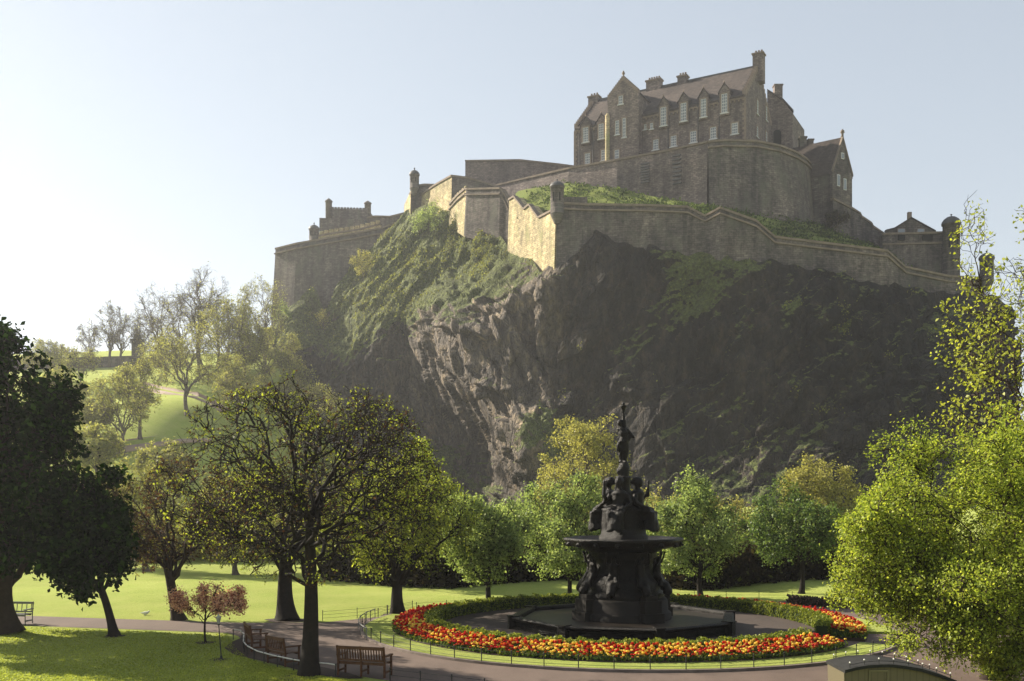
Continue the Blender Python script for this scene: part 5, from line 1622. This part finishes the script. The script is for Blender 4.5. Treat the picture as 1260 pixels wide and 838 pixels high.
# drapery blown round the hips and down the right
mb.tube([Lg(-.24, 0, .60), Lg(-.16, -.08, .86), Lg(.04, -.1, .95), Lg(.2, 0, 1.0), Lg(.36, .05, 1.25)], [.05, .10, .10, .09, .06], 8)
mb.tube([Lg(-.15, -.05, .9), Lg(-.22, -.05, .7), Lg(-.26, -.03, .48)], [.09, .08, .03], 8); mb.tube([Lg(.12, 0, .95), Lg(.15, .03, .55), Lg(.12, .02, .2)], [.1, .09, .06], 8)
st = fuse(mb, "standing_statue", [M_IRON], fo, .03, 3)
mb = MB(); mb.lathe([(.03, 9.12), (.055, 9.3), (.09, 9.44), (.16, 9.5), (.15, 9.56), (.05, 9.58), (.09, 9.62), (.02, 9.70)], (0, -.02, 0), 12); mb.build("torch", [M_IRON], st)

# ---- hill paths on the slope
for uvs, w in (([(168, 474), (185, 479), (210, 484), (238, 488), (258, 496), (275, 508)], 1.5), ([(118, 556), (135, 553.5), (160, 549), (190, 545), (220, 541), (250, 540)], 1.6)):
    pts = [hit_ground(u, v) for u, v in uvs]
    V = []; d = np.concatenate([[0], np.cumsum([np.linalg.norm(pts[i + 1] - pts[i]) for i in range(len(pts) - 1)])]); t = np.linspace(0, d[-1], 40); A = np.array(pts)
    C_ = np.stack([np.interp(t, d, A[:, k]) for k in range(3)], 1); N_ = perp(C_)
    for p, n_ in zip(C_, N_):
        for o_, dz in ((w, -.5), (w, .12), (-w, .12), (-w, .9)):
            q_ = p + n_ * o_; V.append((q_[0], q_[1], p[2] + dz))
    F = [(i * 4 + j, i * 4 + j + 1, i * 4 + j + 5, i * 4 + j + 4) for i in range(39) for j in range(3)]
    o = raw_mesh("hill_path", V, [F], [M_HILLPATH], uv=False); tag(o, kind="structure")
# ------------------------------------------------------------------ furniture
M_TEAK = plain("teak_bench", (.085, .036, .017), .55, .4, 5.0)
M_WIRE = plain("fence_metal", (.025, .025, .024), .55, .3)
M_RAIL = plain("pale_rail", (.55, .53, .48), .45, .15)
M_GREYM = plain("grey_metal", (.16, .16, .155), .5, .2)

def bench(loc, rz, L, label, m=M_TEAK, w=.07, slats=14):
    r = empty("park_bench", loc, label, "bench", "benches along the curved path", rz)
    mb = MB()
    for k in range(4): mb.box((0, -.18 + k * .125, .44), (L - .04, .105, .03))
    mb.box((0, .26, .40), (L - .1, .04, .07)); mb.box((0, -.2, .40), (L - .1, .04, .07))
    mb.build("seat", [m], r)
    mb = MB()
    tilt = lambda z: -.24 - (z - .44) * .16
    mb.box((0, tilt(.9), .90), (L, .05, .10)); mb.box((0, tilt(.52), .52), (L, .045, .06))
    for k in range(slats):
        x = -L / 2 + .09 + (L - .18) * k / (slats - 1)
        mb.tube([(x, tilt(.52), .52), (x, tilt(.88), .88)], .022, 4)
    mb.build("backrest", [m], r)
    xs = (-L / 2 + .02, 0, L / 2 - .02) if L > 1.4 else (-L / 2 + .02, L / 2 - .02)
    for x in xs:
        a = MB(); a.tube([(x, -.25, 0), (x, tilt(.44), .44), (x, tilt(.95), .96)], w * .62, 4); a.build("leg", [m], r)
        a = MB(); a.tube([(x, .27, 0), (x, .27, .64 if x else .42)], w * .6, 4); a.build("leg", [m], r)
        a = MB(); a.box((x, 0, .16), (.05, .5, .06)); a.build("stretcher", [m], r)
    for x in (xs[0], xs[-1]):
        a = MB(); a.box((x, .02, .655), (.09, .62, .045)); a.build("armrest", [m], r)
    return r
g0, g1 = G(418, 831.5), G(470.5, 834.5)
bench((g0 + g1) / 2 + np.array([.08, .22, .012]), math.atan2(g1[1] - g0[1], g1[0] - g0[0]), 1.62, "long wooden slatted bench seen from behind right of the budding tree's trunk", slats=17)
g0, g1 = G(331, 817), G(352, 820)
bench((g0 + g1) / 2 + np.array([.15, .15, .012]), R(-46), 1.15, "sunlit wooden bench just left of the budding tree's trunk", slats=10)
bench(G(309, 800) + np.array([.15, .1, .012]), R(-66), 1.25, "reddish wooden bench at the far end of the curved rail, seen end on", slats=10)
bench(G(22, 768) + np.array([0, 0, .012]), R(172), 1.1, "thin grey framed seat beside the dark tree's thick trunk", M_GREYM, .045, 5)

def fence(name, label, pts, h, m, step, wires, top=None, cat="fence", r=.014):
    """Posts and wires along a ground line."""
    A = np.array(pts, float); d = np.concatenate([[0], np.cumsum(np.linalg.norm(np.diff(A, axis=0), axis=1))])
    root = empty(name, A[0], label, cat); o0 = A[0]
    n = min(99, max(2, int(d[-1] / step) + 1)); t = np.linspace(0, d[-1], n)
    Q = np.stack([np.interp(t, d, A[:, k]) for k in range(3)], 1)
    for q in Q:
        mb = MB(); mb.tube([q, q + np.array([0, 0, h])], r * 1.3, 5); mb.ball(q + np.array([0, 0, h + .01]), r * 2.0, 6, 4); mb.build("post", [m], root, o0)
    n2 = max(n, 60); t = np.linspace(0, d[-1], n2); W = np.stack([np.interp(t, d, A[:, k]) for k in range(3)], 1)
    for k in range(wires):
        mb = MB(); mb.tube(W + np.array([0, 0, h * (k + 1) / wires - .03]), r * .45, 4); mb.build("wire", [m], root, o0)
    if top:
        mb = MB(); mb.tube(W + np.array([0, 0, h]), r * 1.5, 6); mb.build("rail", [top], root, o0)
    return root
def arc(r, a0, a1, z, n=60): return [(CX + r * math.cos(R(a0 + (a1 - a0) * i / n)), CYc + r * math.sin(R(a0 + (a1 - a0) * i / n)), z) for i in range(n + 1)]
fence("wire_fence", "low thin wire fence round the grass verge outside the tulips", arc(11.17, 150, 327, .09), .42, M_WIRE, 1.15, 3)
fence("hoop_rail", "short pale curved rail at the left end of the tulip ring's verge", arc(11.3, 168, 202, .08, 20), .42, M_GREYM, 1.3, 0, M_GREYM, "railing", .014)
rail = [(287, 787), (295, 787), (300, 792), (299.5, 802), (304, 808), (317, 815), (336, 820.5), (366, 827), (389, 830), (405, 831.5), (413, 833)]
fence("curved_rail", "pale low curved rail round the dark soil bed behind the benches", [G(u, v) for u, v in rail], .38, M_WIRE, .9, 0, M_RAIL, "railing", .015)
fence("wire_fence", "low wire fence along the far path's lawn edge left of the fountain", [G(u, v) for u, v in ((397, 764), (440, 760.5), (482, 756), (524, 752), (564, 749), (613, 746), (653, 743.5), (697, 741.5))], .45, M_WIRE, 1.7, 3, r=.012)
fence("wire_fence", "low wire fence along the far lawn edge right of the fountain", [G(u, v) for u, v in ((815, 739), (900, 738), (980, 738.5), (1060, 741.5))], .45, M_WIRE, 1.7, 3, r=.012)
fence("wire_fence", "low dark wire fence at the bottom edge right of the long bench", [G(u, v) for u, v in ((480, 843), (520, 848), (560, 853), (600, 858), (640, 862))], .5, M_WIRE, .95, 3, r=.014)

# lamp post with a tapering lantern
b = G(272.5, 812)
root = empty("lamp_post", b, "low slender lamp post with a small tapering lantern on the near lawn", "lamp post")
tilt = np.array([-.11, 0, 0])
mb = MB(); mb.tube([(0, 0, 0), tilt * .1 + [0, 0, .12], tilt * .12 + [0, 0, .16], tilt * .85 + [0, 0, 1.22]], [.05, .045, .022, .018], 8); mb.ball(tilt * .85 + np.array([0, 0, 1.22]), .04, 8, 6); mb.build("post", [M_WIRE], root)
mb = MB(); c = tilt * .9
mb.lathe([(.035, 1.24), (.095, 1.46), (.10, 1.47), (.03, 1.54), (.012, 1.60)], c, 4, 0, False, .6); mb.build("lantern", [plain("lantern_glass", (.30, .30, .26), .3, .1)], root)
# white bird
b = G(179, 757)
mb = MB(); mb.ball((0, 0, .10), (.16, .075, .075)); mb.ball((.15, 0, .17), (.05, .042, .045)); mb.tube([(.1, 0, .13), (.15, 0, .17)], [.05, .04], 8); mb.tube([(-.1, 0, .11), (-.26, 0, .12)], [.05, .012], 6); mb.tube([(.19, 0, .165), (.235, 0, .155)], [.014, .005], 6); mb.ball((-.02, 0, .03), (.05, .05, .05))
o = fuse(mb, "bird", [plain("white_feathers", (.75, .75, .73), .8, .06)], None, .016, 3)
o.location = (b[0], b[1], .0); o.rotation_euler = (0, 0, .35)
tag(o, "small white bird resting on the lawn's edge beside the far path", "bird")
# arched kiosk at the lower right corner
Yk = 22.0
arch = [(1038.5, 825), (1052, 821.5), (1067, 819), (1082, 818), (1096, 818), (1114, 820), (1134, 823.5), (1156, 830.5), (1176, 838)]
A = [P(u, v, Yk) for u, v in arch]
root = empty("kiosk", (A[4][0], Yk, 0), "olive timber kiosk with a curved dark roof and white knobs, bottom right", "kiosk"); o_ = np.array(root.location)
m, nt, bb_ = mat("olive_planks")
wv = node(nt, "ShaderNodeTexWave", Scale=2.2, Distortion=.3); wv.bands_direction = 'X'
nt.links.new(coords(nt), wv.inputs["Vector"])
nt.links.new(mixc(nt, .5, (.10, .085, .05), ramp(nt, wv.outputs["Fac"], [(.02, (.06, .05, .03)), (.1, (.11, .092, .056))])), bb_.inputs["Base Color"]); bb_.inputs["Roughness"].default_value = .6
mb = MB(); mb.prism([(A[0][0] + .05, Yk, 0), (A[-1][0] - .08, Yk, 0)] + [q - np.array([0, 0, .06]) for q in A[::-1]], (0, 1.15, 0)); mb.build("wall", [m], root, o_)
mb = MB(); V = []
for q in A:
    V += [q + [0, -.07, -.05], q + [0, -.07, .02], q + [0, 1.25, .02], q + [0, 1.25, -.05]]
F = [(i * 4 + j, i * 4 + (j + 1) % 4, i * 4 + 4 + (j + 1) % 4, i * 4 + 4 + j) for i in range(len(A) - 1) for j in range(4)] + [(0, 1, 2, 3), tuple(len(V) - 1 - k for k in range(4))]
mb.add(V, F); mb.build("roof", [plain("kiosk_felt", (.018, .018, .017), .95, .4)], root, o_)
mb = MB(); a, c = P(1069, 824, Yk), P(1093, 850, Yk)
for (x0, x1, z0_, z1_) in ((a[0], c[0], a[2] - .04, a[2]), (a[0], a[0] + .03, c[2], a[2] - .04), (c[0] - .03, c[0], c[2], a[2] - .04)): mb.box(((x0 + x1) / 2, Yk - .012, (z0_ + z1_) / 2), (x1 - x0, .03, z1_ - z0_))
mb.build("hatch", [plain("hatch_trim", (.13, .115, .065), .6, .2)], root, o_)
M_KNOB = plain("white_knob", (.85, .82, .75), .35, .05)
dA = np.concatenate([[0], np.cumsum([np.linalg.norm(A[i + 1] - A[i]) for i in range(len(A) - 1)])]); AA = np.array(A)
rl = {0: [], 1: []}
for row, n in ((0, 8), (1, 9)):
    for k in range(n):
        t = dA[-1] * (.06 + .9 * k / (n - 1)); q = np.array([np.interp(t, dA, AA[:, i]) for i in range(3)]) + np.array([0, .05 + row * 1.1, 0]); h = .13
        mb = MB(); mb.tube([q, q + [0, 0, h]], .009, 5, 1); mb.ball(q + np.array([0, 0, h]), .018, 8, 6, 0); mb.build("knob", [M_KNOB, M_WIRE], root, o_); rl[row].append(q + [0, 0, h * .6])
for row in (0, 1):
    mb = MB(); mb.tube(rl[row], .007, 5); mb.build("roof_rail", [M_WIRE], root, o_)
# dull planted bed beyond the right end of the ring
n = 2600
rng = np.random.default_rng(9)
t = rng.random(n); x0, x1 = G(972, 743), G(1045, 748)
c = np.stack([x0[0] + (x1[0] - x0[0]) * t, x0[1] + (x1[1] - x0[1]) * t + rng.uniform(-.8, .8, n), rng.uniform(.02, .42, n)], 1)
nrm = unit(rng.normal(size=(n, 3))); t_ = unit(np.cross(nrm, rng.normal(size=(n, 3)))); bb = np.cross(nrm, t_); sz = rng.uniform(.04, .1, n)[:, None]
LV = np.stack([c - t_ * sz, c + bb * sz * .6, c + t_ * sz, c - bb * sz * .6], 1).reshape(-1, 3)
tag(raw_mesh("bedding_plants", LV, [np.arange(n * 4).reshape(-1, 4)], [leafmat("dull_bedding", [(0, (.02, .025, .01)), (.7, (.06, .035, .025)), (.9, (.18, .08, .07)), (1, (.3, .16, .14))], .3)], tint=np.repeat(rng.random(n), 4), uv=False), kind="stuff")
# ridge wall and post on the hill skyline
def hill_thing(name, label, cat, uvs, h, th, m, notch=0):
    pts = [hit_ground(u, v) for u, v in uvs]; o0 = pts[0]
    root = empty(name, o0, label, cat)
    mb = MB()
    for i in range(len(pts) - 1):
        a, c = pts[i], pts[i + 1]; lo = min(a[2], c[2]) - 1.5
        mb.prism([(a[0], a[1], lo), (c[0], c[1], lo), (c[0], c[1], c[2] + h), (a[0], a[1], a[2] + h)], (0, th, 0))
    mb.build("wall", [m], root, o0)
    return root

hill_thing("ridge_wall", "long hazy dark wall along the hill's skyline at the left", "wall", [(10, 455), (60, 454), (100, 453), (140, 452), (168, 451)], 2.6, 1.5, ST_DARK)
b = hit_ground(169, 451)
mb = MB(); mb.box((0, 0, 3.0), (2.0, 2.0, 6.0)); mb.box((0, 0, 6.1), (2.5, 2.5, .4)); mb.lathe([(.9, 6.3), (.7, 7.6), (.15, 8.2)], (0, 0, 0), 8)
rt = empty("gate_pier", b, "hazy stone pier at the right end of the skyline wall", "pier"); mb.build("shaft", [ST_DARK], rt)
